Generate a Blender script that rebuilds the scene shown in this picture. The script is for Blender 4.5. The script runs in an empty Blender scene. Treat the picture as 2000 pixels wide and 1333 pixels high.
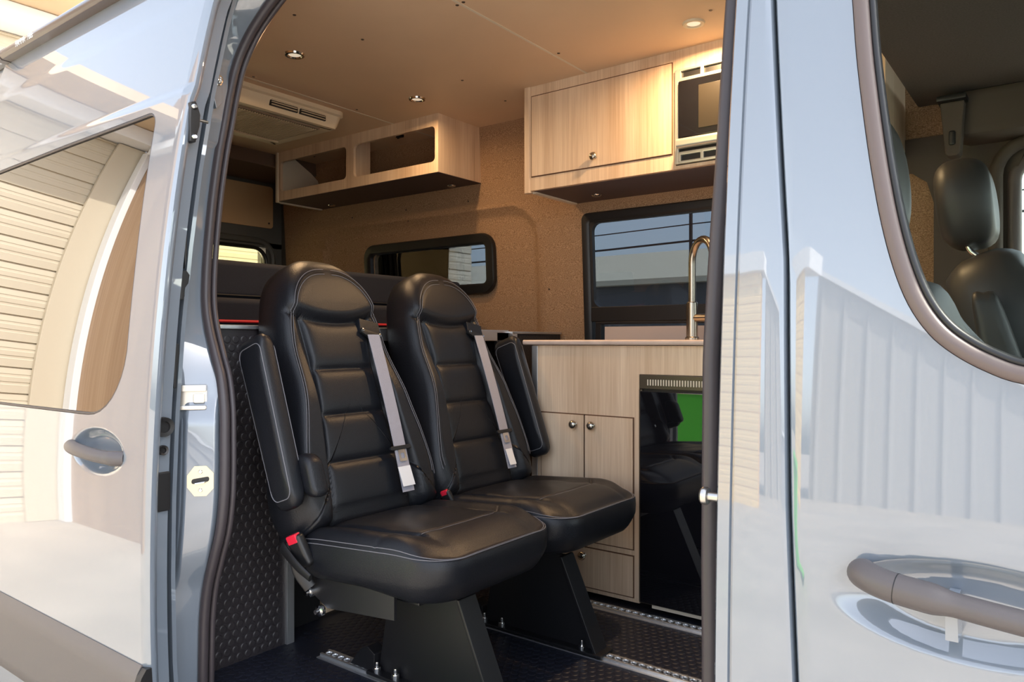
import bpy, bmesh, math, random
from mathutils import Vector, Matrix
from mathutils.geometry import delaunay_2d_cdt
random.seed(7)
PI = math.pi
sc = bpy.context.scene
C = sc.collection

# ------------------------------------------------------------------ camera, sky, sun, exposure
# eye point is the origin; +X is the van's forward direction, +Y goes into the van, ground at z=-1.6
F = 1460.0; YAW = math.radians(37.0)
ca, sa = math.cos(YAW), math.sin(YAW)
cam = bpy.data.cameras.new('camera'); co = bpy.data.objects.new('camera', cam); C.objects.link(co)
co.location = (0, 0, 0); co.rotation_euler = (PI/2, 0, YAW)
cam.sensor_width = 36.0; cam.lens = F/2000*36.0; cam.clip_start = 0.02; cam.clip_end = 500
sc.camera = co
w = bpy.data.worlds.new('world'); sc.world = w; w.use_nodes = True
wn = w.node_tree.nodes; wl = w.node_tree.links; wn.clear()
wo = wn.new('ShaderNodeOutputWorld'); wb = wn.new('ShaderNodeBackground')
sky = wn.new('ShaderNodeTexSky'); sky.sky_type = 'NISHITA'; sky.sun_disc = False
sky.sun_elevation = math.radians(48); sky.sun_rotation = math.radians(70); sky.altitude = 100
sky.air_density = 1.0; sky.dust_density = 2.5; sky.ozone_density = 1.0
hsv = wn.new('ShaderNodeHueSaturation'); hsv.inputs['Saturation'].default_value = 0.45; hsv.inputs['Value'].default_value = 1.0
wl.new(sky.outputs[0], hsv.inputs['Color']); wl.new(hsv.outputs[0], wb.inputs[0]); wb.inputs[1].default_value = 0.62
wl.new(wb.outputs[0], wo.inputs[0])
sun = bpy.data.lights.new('sun', 'SUN'); so = bpy.data.objects.new('sun', sun); C.objects.link(so)
sun.energy = 8.0; sun.angle = math.radians(0.6); sun.color = (1.0, 0.93, 0.82)
SUND = Vector((0.90, 0.38, 1.10)).normalized()
so.rotation_euler = SUND.to_track_quat('Z', 'Y').to_euler(); so.location = (5, 5, 10)
sc.view_settings.view_transform = 'Standard'; sc.view_settings.look = 'None'
sc.view_settings.gamma = 1; sc.view_settings.exposure = 0.12
sc.view_settings.use_curve_mapping = False
sc.cycles.max_bounces = 12; sc.cycles.diffuse_bounces = 6; sc.cycles.glossy_bounces = 6
sc.cycles.transparent_max_bounces = 12; sc.cycles.sample_clamp_indirect = 4

# ------------------------------------------------------------------ measuring helpers
def ray(px, py): return Vector(((px-1000)/F*ca - sa, (px-1000)/F*sa + ca, (666.5-py)/F))
def PX(px, py, X): r = ray(px, py); return r*(X/r.x)
def PY(px, py, Y): r = ray(px, py); return r*(Y/r.y)
def PZ(px, py, Z): r = ray(px, py); return r*(Z/r.z)
def lerp(a, b, t): return a+(b-a)*t
def sst(a, b, x):
    t = max(0, min(1, (x-a)/(b-a))); return t*t*(3-2*t)
def interp(tab, x):
    if x <= tab[0][0]: return tab[0][1]
    for i in range(len(tab)-1):
        if x <= tab[i+1][0]:
            t = (x-tab[i][0])/(tab[i+1][0]-tab[i][0]); return lerp(tab[i][1], tab[i+1][1], t)
    return tab[-1][1]
def cubic(tab, x):
    n = len(tab)
    if x <= tab[0][0]: return tab[0][1]
    if x >= tab[-1][0]: return tab[-1][1]
    i = max(k for k in range(n) if tab[k][0] <= x); i = min(i, n-2)
    def m(k):
        if k == 0: return (tab[1][1]-tab[0][1])/(tab[1][0]-tab[0][0])
        if k == n-1: return (tab[-1][1]-tab[-2][1])/(tab[-1][0]-tab[-2][0])
        return (tab[k+1][1]-tab[k-1][1])/(tab[k+1][0]-tab[k-1][0])
    h = tab[i+1][0]-tab[i][0]; t = (x-tab[i][0])/h
    return (2*t**3-3*t*t+1)*tab[i][1]+(t**3-2*t*t+t)*h*m(i)+(-2*t**3+3*t*t)*tab[i+1][1]+(t**3-t*t)*h*m(i+1)
def catmull(pts, n=8, closed=False):
    out = []; N = len(pts); pts = [Vector(p) for p in pts]
    rng = range(N if closed else N-1)
    for i in rng:
        p0 = pts[(i-1) % N] if (closed or i > 0) else pts[0]*2-pts[1]
        p1 = pts[i]; p2 = pts[(i+1) % N]
        p3 = pts[(i+2) % N] if (closed or i+2 < N) else pts[-1]*2-pts[-2]
        for k in range(n):
            t = k/n
            out.append(0.5*((2*p1)+(p2-p0)*t+(2*p0-5*p1+4*p2-p3)*t*t+(3*p1-p0-3*p2+p3)*t**3))
    if not closed: out.append(pts[-1])
    return out

# ------------------------------------------------------------------ materials
MT = {}
def mat(name, col, rough=0.5, metal=0.0, coat=0.0, coat_rough=0.03, bump=0.0, bscale=200.0, var=0.0, vscale=8.0,
        spec=0.5, ior=1.5, emit=None, stretch=None, sheen=0.0):
    m = bpy.data.materials.new(name); m.use_nodes = True; nt = m.node_tree; N = nt.nodes; L = nt.links
    b = N['Principled BSDF']; b.inputs['Base Color'].default_value = (*col, 1); b.inputs['Roughness'].default_value = rough
    b.inputs['Metallic'].default_value = metal; b.inputs['IOR'].default_value = ior
    b.inputs['Specular IOR Level'].default_value = spec
    b.inputs['Coat Weight'].default_value = coat; b.inputs['Coat Roughness'].default_value = coat_rough
    if sheen: b.inputs['Sheen Weight'].default_value = sheen
    if emit: b.inputs['Emission Color'].default_value = (*emit[:3], 1); b.inputs['Emission Strength'].default_value = emit[3]
    tc = N.new('ShaderNodeTexCoord'); mp = N.new('ShaderNodeMapping'); L.new(tc.outputs['Object'], mp.inputs[0])
    if stretch: mp.inputs['Scale'].default_value = stretch
    if bump:
        n = N.new('ShaderNodeTexNoise'); n.inputs['Scale'].default_value = bscale; n.inputs['Detail'].default_value = 3
        L.new(mp.outputs[0], n.inputs[0]); bp = N.new('ShaderNodeBump'); bp.inputs['Strength'].default_value = bump
        bp.inputs['Distance'].default_value = 0.002; L.new(n.outputs[0], bp.inputs['Height']); L.new(bp.outputs[0], b.inputs['Normal'])
    if var:
        n2 = N.new('ShaderNodeTexNoise'); n2.inputs['Scale'].default_value = vscale; n2.inputs['Detail'].default_value = 5
        L.new(mp.outputs[0], n2.inputs[0]); r = N.new('ShaderNodeValToRGB')
        r.color_ramp.elements[0].position = 0.3; r.color_ramp.elements[1].position = 0.7
        r.color_ramp.elements[0].color = (*[c*(1-var) for c in col], 1); r.color_ramp.elements[1].color = (*[min(1, c*(1+var)) for c in col], 1)
        L.new(n2.outputs[0], r.inputs[0]); L.new(r.outputs[0], b.inputs['Base Color'])
    MT[name] = m; return m
def glassmat(name, tint, ior=1.6, gloss=(1, 1, 1)):
    m = bpy.data.materials.new(name); m.use_nodes = True; nt = m.node_tree; N = nt.nodes; L = nt.links; N.clear()
    o = N.new('ShaderNodeOutputMaterial'); t = N.new('ShaderNodeBsdfTransparent'); t.inputs[0].default_value = (*tint, 1)
    g = N.new('ShaderNodeBsdfGlossy'); g.inputs['Roughness'].default_value = 0.0; g.inputs[0].default_value = (*gloss, 1)
    f = N.new('ShaderNodeFresnel'); f.inputs[0].default_value = ior; mx = N.new('ShaderNodeMixShader')
    L.new(f.outputs[0], mx.inputs[0]); L.new(t.outputs[0], mx.inputs[1]); L.new(g.outputs[0], mx.inputs[2]); L.new(mx.outputs[0], o.inputs[0])
    MT[name] = m; return m
def woodmat(name, c1, c2, rough=0.45, axis='Z', scale=1.0):
    m = bpy.data.materials.new(name); m.use_nodes = True; nt = m.node_tree; N = nt.nodes; L = nt.links
    b = N['Principled BSDF']; b.inputs['Roughness'].default_value = rough
    tc = N.new('ShaderNodeTexCoord'); mp = N.new('ShaderNodeMapping'); L.new(tc.outputs['Object'], mp.inputs[0])
    s = [60*scale]*3; s['XYZ'.index(axis)] = 1.6*scale; mp.inputs['Scale'].default_value = s
    n = N.new('ShaderNodeTexNoise'); n.inputs['Scale'].default_value = 1.0; n.inputs['Detail'].default_value = 6; n.inputs['Roughness'].default_value = .65
    n.inputs['Distortion'].default_value = 0.35
    L.new(mp.outputs[0], n.inputs[0])
    mp2 = N.new('ShaderNodeMapping'); L.new(tc.outputs['Object'], mp2.inputs[0]); s2 = [9*scale]*3; s2['XYZ'.index(axis)] = .8*scale
    mp2.inputs['Scale'].default_value = s2
    n2 = N.new('ShaderNodeTexNoise'); n2.inputs['Scale'].default_value = 1.0; n2.inputs['Detail'].default_value = 2; L.new(mp2.outputs[0], n2.inputs[0])
    mp3 = N.new('ShaderNodeMapping'); L.new(tc.outputs['Object'], mp3.inputs[0]); s3 = [340*scale]*3; s3['XYZ'.index(axis)] = 5*scale
    mp3.inputs['Scale'].default_value = s3
    n3 = N.new('ShaderNodeTexNoise'); n3.inputs['Scale'].default_value = 1.0; n3.inputs['Detail'].default_value = 2; L.new(mp3.outputs[0], n3.inputs[0])
    a = N.new('ShaderNodeMath'); a.operation = 'ADD'; L.new(n.outputs[0], a.inputs[0]); L.new(n2.outputs[0], a.inputs[1])
    a2 = N.new('ShaderNodeMath'); a2.operation = 'MULTIPLY_ADD'; L.new(n3.outputs[0], a2.inputs[0]); a2.inputs[1].default_value = .6; L.new(a.outputs[0], a2.inputs[2])
    r = N.new('ShaderNodeValToRGB'); r.color_ramp.elements[0].position = 0.0; r.color_ramp.elements[1].position = 1.0
    mr = N.new('ShaderNodeMapRange'); mr.inputs[1].default_value = 1.02; mr.inputs[2].default_value = 1.58; L.new(a2.outputs[0], mr.inputs[0])
    r.color_ramp.elements[0].color = (*c1, 1); r.color_ramp.elements[1].color = (*c2, 1)
    L.new(mr.outputs[0], r.inputs[0]); L.new(r.outputs[0], b.inputs['Base Color'])
    MT[name] = m; return m
def tweedmat(name, c1, c2, rough=0.95):
    m = bpy.data.materials.new(name); m.use_nodes = True; nt = m.node_tree; N = nt.nodes; L = nt.links
    b = N['Principled BSDF']; b.inputs['Roughness'].default_value = rough; b.inputs['Specular IOR Level'].default_value = .2
    tc = N.new('ShaderNodeTexCoord'); mp = N.new('ShaderNodeMapping'); L.new(tc.outputs['Object'], mp.inputs[0])
    mp.inputs['Scale'].default_value = (1.0, 1, 1.8)
    n = N.new('ShaderNodeTexNoise'); n.inputs['Scale'].default_value = 260; n.inputs['Detail'].default_value = 3; L.new(mp.outputs[0], n.inputs[0])
    r = N.new('ShaderNodeValToRGB'); r.color_ramp.elements[0].position = .36; r.color_ramp.elements[1].position = .66
    r.color_ramp.elements[0].color = (*c1, 1); r.color_ramp.elements[1].color = (*c2, 1)
    L.new(n.outputs[0], r.inputs[0]); L.new(r.outputs[0], b.inputs['Base Color'])
    bp = N.new('ShaderNodeBump'); bp.inputs['Strength'].default_value = .6; bp.inputs['Distance'].default_value = .002
    L.new(n.outputs[0], bp.inputs['Height']); L.new(bp.outputs[0], b.inputs['Normal'])
    MT[name] = m; return m

PAINT = mat('blue_grey_paint', (0.165, 0.20, 0.245), rough=0.45, coat=1.0, coat_rough=0.02, ior=1.5)
PAINT.node_tree.nodes['Principled BSDF'].inputs['Coat IOR'].default_value = 2.15
RUBBER = mat('dark_rubber', (0.050, 0.042, 0.047), rough=0.42)
BLACK = mat('black_plastic', (0.012, 0.012, 0.013), rough=0.4)
TRIMP = mat('grey_plastic_trim', (0.13, 0.115, 0.11), rough=0.5, bump=.15, bscale=900)
HANDLEP = mat('handle_plastic', (0.10, 0.088, 0.088), rough=0.42, bump=.12, bscale=1200)
CHROME = mat('chrome', (0.78, 0.78, 0.78), rough=0.12, metal=1)
STEEL = mat('brushed_steel', (0.62, 0.60, 0.56), rough=0.28, metal=1)
NICKEL = mat('brushed_nickel', (0.48, 0.44, 0.38), rough=0.25, metal=1)
ALU = mat('satin_aluminium', (0.72, 0.73, 0.75), rough=0.35, metal=0.9)
SILVERV = mat('silver_microwave_trim', (0.72, 0.72, 0.64), rough=0.3, metal=0.7)
LEATHER = mat('black_leather', (0.0095, 0.0105, 0.014), rough=0.38, bump=.3, bscale=420, spec=.38)
STITCH = mat('grey_stitching', (0.16, 0.16, 0.18), rough=.7)
SEAM = mat('seam_shadow_thread', (0.006, 0.006, 0.008), rough=.6)
BELT = mat('grey_webbing', (0.36, 0.35, 0.40), rough=.75, bump=.8, bscale=600, stretch=(1, 1, .3))
LABELW = mat('white_tag', (0.85, 0.85, 0.86), rough=.5)
RED = mat('red_plastic', (0.75, 0.02, 0.05), rough=.35)
REDP = mat('red_piping', (0.55, 0.02, 0.03), rough=.6)
CUSH = mat('dark_navy_fabric', (0.011, 0.013, 0.022), rough=.9, bump=.5, bscale=700)
WOOD = woodmat('pale_elm_laminate', (0.60, 0.42, 0.275), (0.82, 0.64, 0.465))
WOODX = woodmat('pale_elm_laminate_top', (0.46, 0.34, 0.25), (0.66, 0.52, 0.42), axis='X')
WOODD = mat('cut_wood_groove', (0.13, 0.06, 0.03), rough=.7)
WORK = mat('pinkish_laminate_top', (0.60, 0.47, 0.40), rough=.35, var=.08, vscale=20)
EDGE = mat('cream_edge_band', (0.70, 0.62, 0.50), rough=.4)
TWEED = tweedmat('brown_tweed_wall', (0.22, 0.13, 0.07), (0.50, 0.325, 0.20))
CEILM = mat('tan_ceiling_laminate', (0.70, 0.51, 0.345), rough=.5, var=.04, vscale=3)
TANP = mat('tan_door_panel', (0.60, 0.39, 0.21), rough=.6)
DARKIN = mat('grey_inner_metal', (0.10, 0.10, 0.095), rough=.5)
CABTRIM = mat('cab_grey_trim', (0.085, 0.065, 0.050), rough=.7)
CABHEAD = mat('cab_headliner', (0.10, 0.08, 0.068), rough=.95, bump=.6, bscale=500, var=.15, vscale=200)
CABSEAT = mat('cab_vinyl', (0.036, 0.034, 0.032), rough=.48)
CREAM = mat('cream_abs_plastic', (0.72, 0.62, 0.46), rough=.4)
COINP = mat('coin_rubber_panel', (0.032, 0.028, 0.031), rough=.38, bump=.2, bscale=900)
COINF = mat('coin_rubber_floor', (0.013, 0.015, 0.026), rough=.42, bump=.2, bscale=900)
POWDER = mat('black_powder_coat', (0.010, 0.010, 0.012), rough=.4)
GBLACK = mat('gloss_black_door', (0.006, 0.006, 0.008), rough=.03, coat=1, coat_rough=.01)
BROWNM = mat('bronze_trim', (0.07, 0.055, 0.04), rough=.3, metal=.3)
LENS = mat('downlight_lens', (0.85, 0.82, 0.75), rough=.3, emit=(1, .82, .6, .5))
PLATE = mat('zinc_striker', (0.75, 0.68, 0.5), rough=.35, metal=.8)
GLASS = glassmat('tinted_window', (0.30, 0.33, 0.36), ior=1.5)
REARG = glassmat('rear_door_glass', (0.62, 0.62, 0.50), ior=1.2)
PRIV = glassmat('dark_privacy_glass', (0.03, 0.03, 0.03), ior=3.2)
CLEAR = bpy.data.materials.new('side_glass'); CLEAR.use_nodes = True
_n = CLEAR.node_tree.nodes; _n.clear(); _o = _n.new('ShaderNodeOutputMaterial'); _t = _n.new('ShaderNodeBsdfTransparent'); _t.inputs[0].default_value = (.88, .91, .89, 1)
CLEAR.node_tree.links.new(_t.outputs[0], _o.inputs[0])

# ------------------------------------------------------------------ object helpers
def empty(name, loc, label, cat, group=None, rz=0):
    o = bpy.data.objects.new(name, None); C.objects.link(o); o.location = loc; o.rotation_euler = (0, 0, rz)
    o.empty_display_size = .05; o['label'] = label; o['category'] = cat
    if group: o['group'] = group
    return o
def off(parent):
    v = Vector((0, 0, 0))
    while parent: v += Vector(parent.location); parent = parent.parent
    return v
def mesh(name, verts, faces, m, parent=None, smooth=False, label=None, normals=None):
    me = bpy.data.meshes.new(name); o3 = off(parent)
    me.from_pydata([tuple(Vector(v)-o3) for v in verts], [], faces); me.update()
    bm = bmesh.new(); bm.from_mesh(me)
    if normals is None: bmesh.ops.recalc_face_normals(bm, faces=bm.faces)
    bm.to_mesh(me); bm.free()
    me.materials.append(m)
    if smooth:
        for p in me.polygons: p.use_smooth = True
        if smooth == 'auto':
            me.set_sharp_from_angle(angle=math.radians(38))
    if normals: me.normals_split_custom_set_from_vertices([tuple(n) for n in normals])
    o = bpy.data.objects.new(name, me); C.objects.link(o); o.parent = parent
    if smooth == 'auto' and len(verts) < 60000:
        wm = o.modifiers.new('weighted_normal', 'WEIGHTED_NORMAL'); wm.keep_sharp = True; wm.weight = 100
    if label: o['label'] = label
    return o
def tag(o, label, cat, group=None):
    o['label'] = label; o['category'] = cat
    if group: o['group'] = group
    return o
def structure(o): o['kind'] = 'structure'; return o
class MB:
    """collects shapes into one mesh"""
    def __init__(s): s.v = []; s.f = []
    def add(s, v, f):
        k = len(s.v); s.v += [Vector(p) for p in v]; s.f += [tuple(i+k for i in q) for q in f]; return s
    def box(s, a, b, bev=0.0, seg=2, rot=None, piv=None):
        bm = bmesh.new(); bmesh.ops.create_cube(bm, size=1)
        c = (Vector(a)+Vector(b))/2; d = Vector(b)-Vector(a)
        for v in bm.verts: v.co = Vector((v.co.x*d.x, v.co.y*d.y, v.co.z*d.z))+c
        if bev: bmesh.ops.bevel(bm, geom=list(bm.edges), offset=min(bev, min(abs(x) for x in d)*.49), segments=seg, affect='EDGES', profile=.5)
        if rot is not None:
            p = Vector(piv) if piv is not None else c
            for v in bm.verts: v.co = rot @ (v.co-p)+p
        return s.bm(bm)
    def bm(s, bm):
        bm.verts.index_update(); s.add([v.co.copy() for v in bm.verts], [[v.index for v in f.verts] for f in bm.faces]); bm.free(); return s
    def cyl(s, a, b, r, r2=None, n=24, bev=0):
        a = Vector(a); b = Vector(b); d = b-a; r2 = r if r2 is None else r2
        q = d.to_track_quat('Z', 'Y'); L = d.length
        prof = [(0, 0), (r-bev, 0)] + ([(r, bev)] if bev else []) + ([(r2, L-bev)] if bev else [(r2, L)]) + ([(r2-bev, L)] if bev else []) + [(0, L)]
        return s.lathe(prof, a, q, n)
    def lathe(s, prof, o, q=None, n=24):
        o = Vector(o); v = []; f = []; idx = []
        for (r, h) in prof:
            if r <= 1e-9: idx.append([len(v)]); v.append((0, 0, h))
            else:
                idx.append(list(range(len(v), len(v)+n)))
                v += [(r*math.cos(2*PI*i/n), r*math.sin(2*PI*i/n), h) for i in range(n)]
        for a, b in zip(idx, idx[1:]):
            for i in range(n):
                j = (i+1) % n
                if len(a) == 1 and len(b) == 1: continue
                if len(a) == 1: f.append((a[0], b[j], b[i]))
                elif len(b) == 1: f.append((a[i], a[j], b[0]))
                else: f.append((a[i], a[j], b[j], b[i]))
        v = [(q @ Vector(p) if q else Vector(p))+o for p in v]
        return s.add(v, f)
    def tube(s, path, r, n=10, closed=False, sx=1.0, up=(0, 0, 1)):
        path = [Vector(p) for p in path]; N = len(path); v = []; f = []; prev = None
        for i in range(N):
            if closed: t = path[(i+1) % N]-path[i-1]
            else: t = path[min(i+1, N-1)]-path[max(i-1, 0)]
            t.normalize()
            if prev is None:
                u = Vector(up); u = (u-t*u.dot(t))
                if u.length < .05: u = Vector((1, 0, 0)); u = u-t*u.dot(t)
            else: u = prev-t*prev.dot(t)
            u.normalize(); prev = u; b = t.cross(u); rr = r(i/(N-1)) if callable(r) else r
            for k in range(n):
                a = 2*PI*k/n; v.append(path[i]+u*math.cos(a)*rr+b*math.sin(a)*rr*sx)
        for i in range(N if closed else N-1):
            j = (i+1) % N
            for k in range(n): f.append((i*n+k, i*n+(k+1) % n, j*n+(k+1) % n, j*n+k))
        if not closed: f.append(tuple(range(n))[::-1]); f.append(tuple((N-1)*n+k for k in range(n)))
        return s.add(v, f)
    def prism(s, pts, fn, t0, t1, bev=0):
        """pts 2D polygon; fn(a,b,t)->world"""
        n = len(pts); v = [fn(p[0], p[1], t0) for p in pts]+[fn(p[0], p[1], t1) for p in pts]
        f = [tuple(range(n))[::-1], tuple(range(n, 2*n))]+[(i, (i+1) % n, n+(i+1) % n, n+i) for i in range(n)]
        if bev:
            bm = bmesh.new(); vs = [bm.verts.new(p) for p in v]
            for q in f: bm.faces.new([vs[i] for i in q])
            bmesh.ops.recalc_face_normals(bm, faces=bm.faces)
            es = [e for e in bm.edges if len(e.link_faces) == 2 and (e.calc_face_angle(0) or 0) > .6]
            bmesh.ops.bevel(bm, geom=es, offset=bev, segments=2, affect='EDGES', profile=.5)
            return s.bm(bm)
        return s.add(v, f)
    def build(s, name, m, parent=None, smooth='auto', label=None): return mesh(name, s.v, s.f, m, parent, smooth, label)
def rrect(x0, x1, z0, z1, r, n=6):
    if not isinstance(r, (tuple, list)): r = (r,)*4      # order: x1z1, x0z1, x0z0, x1z0
    pts = []
    for (cx, cz, a0, rr) in ((x1-r[0], z1-r[0], 0, r[0]), (x0+r[1], z1-r[1], PI/2, r[1]), (x0+r[2], z0+r[2], PI, r[2]), (x1-r[3], z0+r[3], 1.5*PI, r[3])):
        for k in range(n+1):
            a = a0+PI/2*k/n; pts.append((cx+rr*math.cos(a), cz+rr*math.sin(a)))
    return pts
def inside(p, poly):
    x, y = p; c = False; n = len(poly)
    for i in range(n):
        x1, y1 = poly[i]; x2, y2 = poly[i-1]
        if (y1 > y) != (y2 > y) and x < (x2-x1)*(y-y1)/(y2-y1)+x1: c = not c
    return c
def resample(poly, step):
    out = []; n = len(poly)
    for i in range(n):
        a = Vector(poly[i]); b = Vector(poly[(i+1) % n]); L = (b-a).length; k = max(1, int(round(L/step)))
        for j in range(k): out.append(tuple(a.lerp(b, j/k)))
    return out
def dseg(p, a, b):
    ax, ay = a; bx, by = b; dx = bx-ax; dy = by-ay; L = dx*dx+dy*dy
    t = 0 if L == 0 else max(0, min(1, ((p[0]-ax)*dx+(p[1]-ay)*dy)/L))
    return math.hypot(p[0]-ax-dx*t, p[1]-ay-dy*t)
def skin(name, outer, holes, Y, m, parent, step=.02, thick=.004, extra=(), inward=1, label=None, kx=1.0, fine=None):
    """sheet over the X-Z plane standing at Y(x,z), with real holes, analytic normals and thickness.  step*kx = x spacing"""
    outer = resample(outer, step*2.5); holes = [resample(h, step*2.5) for h in holes]
    pts = []; edges = []; loops = [outer]+holes
    for lp in loops:
        k = len(pts); pts += [Vector(p) for p in lp]; edges += [(k+i, k+(i+1) % len(lp)) for i in range(len(lp))]
    xs = [p[0] for p in outer]; zs = [p[1] for p in outer]
    zlist = []; z = min(zs)
    while z < max(zs): zlist.append(z); z += step
    zlist += list(extra)
    segs = [(lp[i], lp[(i+1) % len(lp)]) for lp in loops for i in range(len(lp))]
    for z in zlist:
        ss = [s for s in segs if min(s[0][1], s[1][1])-step < z < max(s[0][1], s[1][1])+step]
        x = min(xs)
        while x < max(xs):
            p = (x, z)
            if inside(p, outer) and not any(inside(p, h) for h in holes) and all(dseg(p, a, b) > step*.45 for a, b in ss): pts.append(Vector(p))
            x += step*kx
    if fine:
        fx0, fx1, fz0, fz1, fs = fine
        pts = [p for i, p in enumerate(pts) if i < sum(len(l) for l in loops) or not (fx0-fs < p[0] < fx1+fs and fz0-fs < p[1] < fz1+fs)]
        z = fz0
        while z <= fz1:
            x = fx0
            while x <= fx1: pts.append(Vector((x, z))); x += fs
            z += fs
    vo, eo, fo, *_ = delaunay_2d_cdt(pts, edges, [], 0, 1e-5)
    faces = []
    for f in fo:
        c = (sum(vo[i][0] for i in f)/3, sum(vo[i][1] for i in f)/3)
        if inside(c, outer) and not any(inside(c, h) for h in holes): faces.append(tuple(f))
    V = []; Nn = []; e = .002
    for p in vo:
        y = Y(p[0], p[1]); V.append((p[0], y, p[1]))
        dx = (Y(p[0]+e, p[1])-Y(p[0]-e, p[1]))/(2*e); dz = (Y(p[0], p[1]+e)-Y(p[0], p[1]-e))/(2*e)
        n = Vector((dx, -1, dz)).normalized(); Nn.append(n*inward)
    # orient faces with normals
    F2 = []
    for f in faces:
        a, b, c = (Vector(V[i]) for i in f); n = (b-a).cross(c-a)
        F2.append(f if n.dot(Nn[f[0]]) > 0 else f[::-1])
    # back sheet + rim
    k = len(V); VB = [Vector(v)+(-n)*thick for v, n in zip(V, Nn)]
    o = mesh(name, V, F2, m, parent, True, label, normals=Nn)
    from collections import Counter
    ec = Counter()
    for f in F2:
        for i in range(3): ec[(f[i], f[(i+1) % 3])] += 1
    rim = [(a, b) for (a, b) in ec if (b, a) not in ec]
    used = {}; RV = []
    def g(i, back):
        key = (i, back)
        if key not in used: used[key] = len(RV); RV.append(VB[i] if back else Vector(V[i]))
        return used[key]
    RF = [(g(b, 0), g(a, 0), g(a, 1), g(b, 1)) for a, b in rim]
    RF += [(g(f[2], 1), g(f[1], 1), g(f[0], 1)) for f in F2]
    me = bpy.data.meshes.new(name+'_back'); 
    bm = bmesh.new(); bm.from_mesh(o.data); o3 = off(parent)
    # join the back into the same mesh
    me2 = bpy.data.meshes.new(name)
    allv = [tuple(Vector(v)-o3) for v in V]+[tuple(Vector(v)-o3) for v in RV]
    allf = F2+[tuple(i+k for i in f) for f in RF]
    me2.from_pydata(allv, [], allf); me2.update(); me2.materials.append(m)
    for i, p in enumerate(me2.polygons): p.use_smooth = True
    nv = Nn+[Vector((0, 0, 0))]*len(RV)
    ln = []
    for p in me2.polygons:
        for vi in p.vertices:
            ln.append(tuple(Nn[vi]) if vi < k else tuple(p.normal))
    me2.normals_split_custom_set(ln)
    bm.free(); bpy.data.meshes.remove(me); old = o.data; o.data = me2; bpy.data.meshes.remove(old)
    return o
def pillow(name, outline, T, e, frame, m, parent, dispF=None, dispB=None, R=.2, M=60, centre=(0, 0), nphi=10, label=None, fade=.12, smooth=True):
    """soft slab: outline in (a,b), thickness along c; front and back relief by dispF/dispB(a,b)"""
    n = len(outline); rings = []
    for k in range(nphi+1):
        ph = -PI/2+PI*k/nphi
        rings.append((1-(e/R)*(1-math.cos(ph)), (T/2-e)*(1 if ph > 0 else -1 if ph < 0 else 0)+e*math.sin(ph), ph))
    r0 = rings[0][0]; V = []; Fc = []; idx = []
    allr = [(r0*(j/M), -T/2, -9) for j in range(0, M)]+rings+[(r0*(1-j/M), T/2, 9) for j in range(1, M+1)]
    for (r, c, ph) in allr:
        if r < 1e-6:
            a, b = centre; cc = c
            if c > 0 and dispF: cc += dispF(a, b)
            if c < 0 and dispB: cc -= dispB(a, b)
            idx.append([len(V)]); V.append(frame(a, b, cc)); continue
        ids = []
        for (a, b) in outline:
            a1 = centre[0]+(a-centre[0])*r; b1 = centre[1]+(b-centre[1])*r; cc = c
            wgt = sst(0, fade, (1-r)+.02*(1 if c > 0 else 0)) if abs(ph) < 9 or r > 1-fade else 1
            if c > 0 and dispF: cc += dispF(a1, b1)*wgt
            if c < 0 and dispB: cc -= dispB(a1, b1)*wgt
            ids.append(len(V)); V.append(frame(a1, b1, cc))
        idx.append(ids)
    for A, B in zip(idx, idx[1:]):
        for i in range(n):
            j = (i+1) % n
            if len(A) == 1: Fc.append((A[0], B[j], B[i]))
            elif len(B) == 1: Fc.append((A[i], A[j], B[0]))
            else: Fc.append((A[i], A[j], B[j], B[i]))
    return mesh(name, V, Fc, m, parent, smooth, label)
def evenly(pts, n, closed=True):
    P = [Vector(p) for p in pts]; 
    if closed: P = P+[P[0]]
    L = [0]
    for a, b in zip(P, P[1:]): L.append(L[-1]+(b-a).length)
    out = []; j = 0
    for k in range(n):
        d = L[-1]*k/(n if closed else n-1)
        while j < len(L)-2 and L[j+1] < d: j += 1
        t = (d-L[j])/max(1e-9, L[j+1]-L[j]); out.append(P[j].lerp(P[j+1], min(1, t)))
    return out

# ------------------------------------------------------------------ body profiles (side skin offset at height z)
PROF = [(-1.15, .880), (-.95, .858), (-.72, .843), (-.5, .837), (-.334, .838), (-.12, .850), (.077, .867), (.25, .887), (.431, .909), (.6, .938), (.813, .985), (.95, 1.02), (1.05, 1.055), (1.15, 1.11)]
def body(z): return .86008+.08039*z+.07203*z*z+.009454*z**3+.015352*z**4
def groove(z, zc, d, hw): return d*math.exp(-((z-zc)/hw)**4)
def slider_base(z):
    y = body(z)
    y += .006*sst(.585, .605, z)*(1-sst(.83, .85, z)) + .010*(sst(.83, .85, z))
    return y
def dent(x, z, cx, cz, rx, rz, d):
    q = ((x-cx)/rx)**2+((z-cz)/rz)**2
    return d*(1-sst(.55, 1.02, math.sqrt(q)))
OFF = .085
WALLY = lambda z: 2.868-.055*max(z, 0)/1.0

# =================================================================== VAN BODY
van = empty('camper_van', (-1.8, 1.9, -1.6), 'blue-grey high-roof camper van with its sliding side door open, parked on the yard', 'van')

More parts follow.
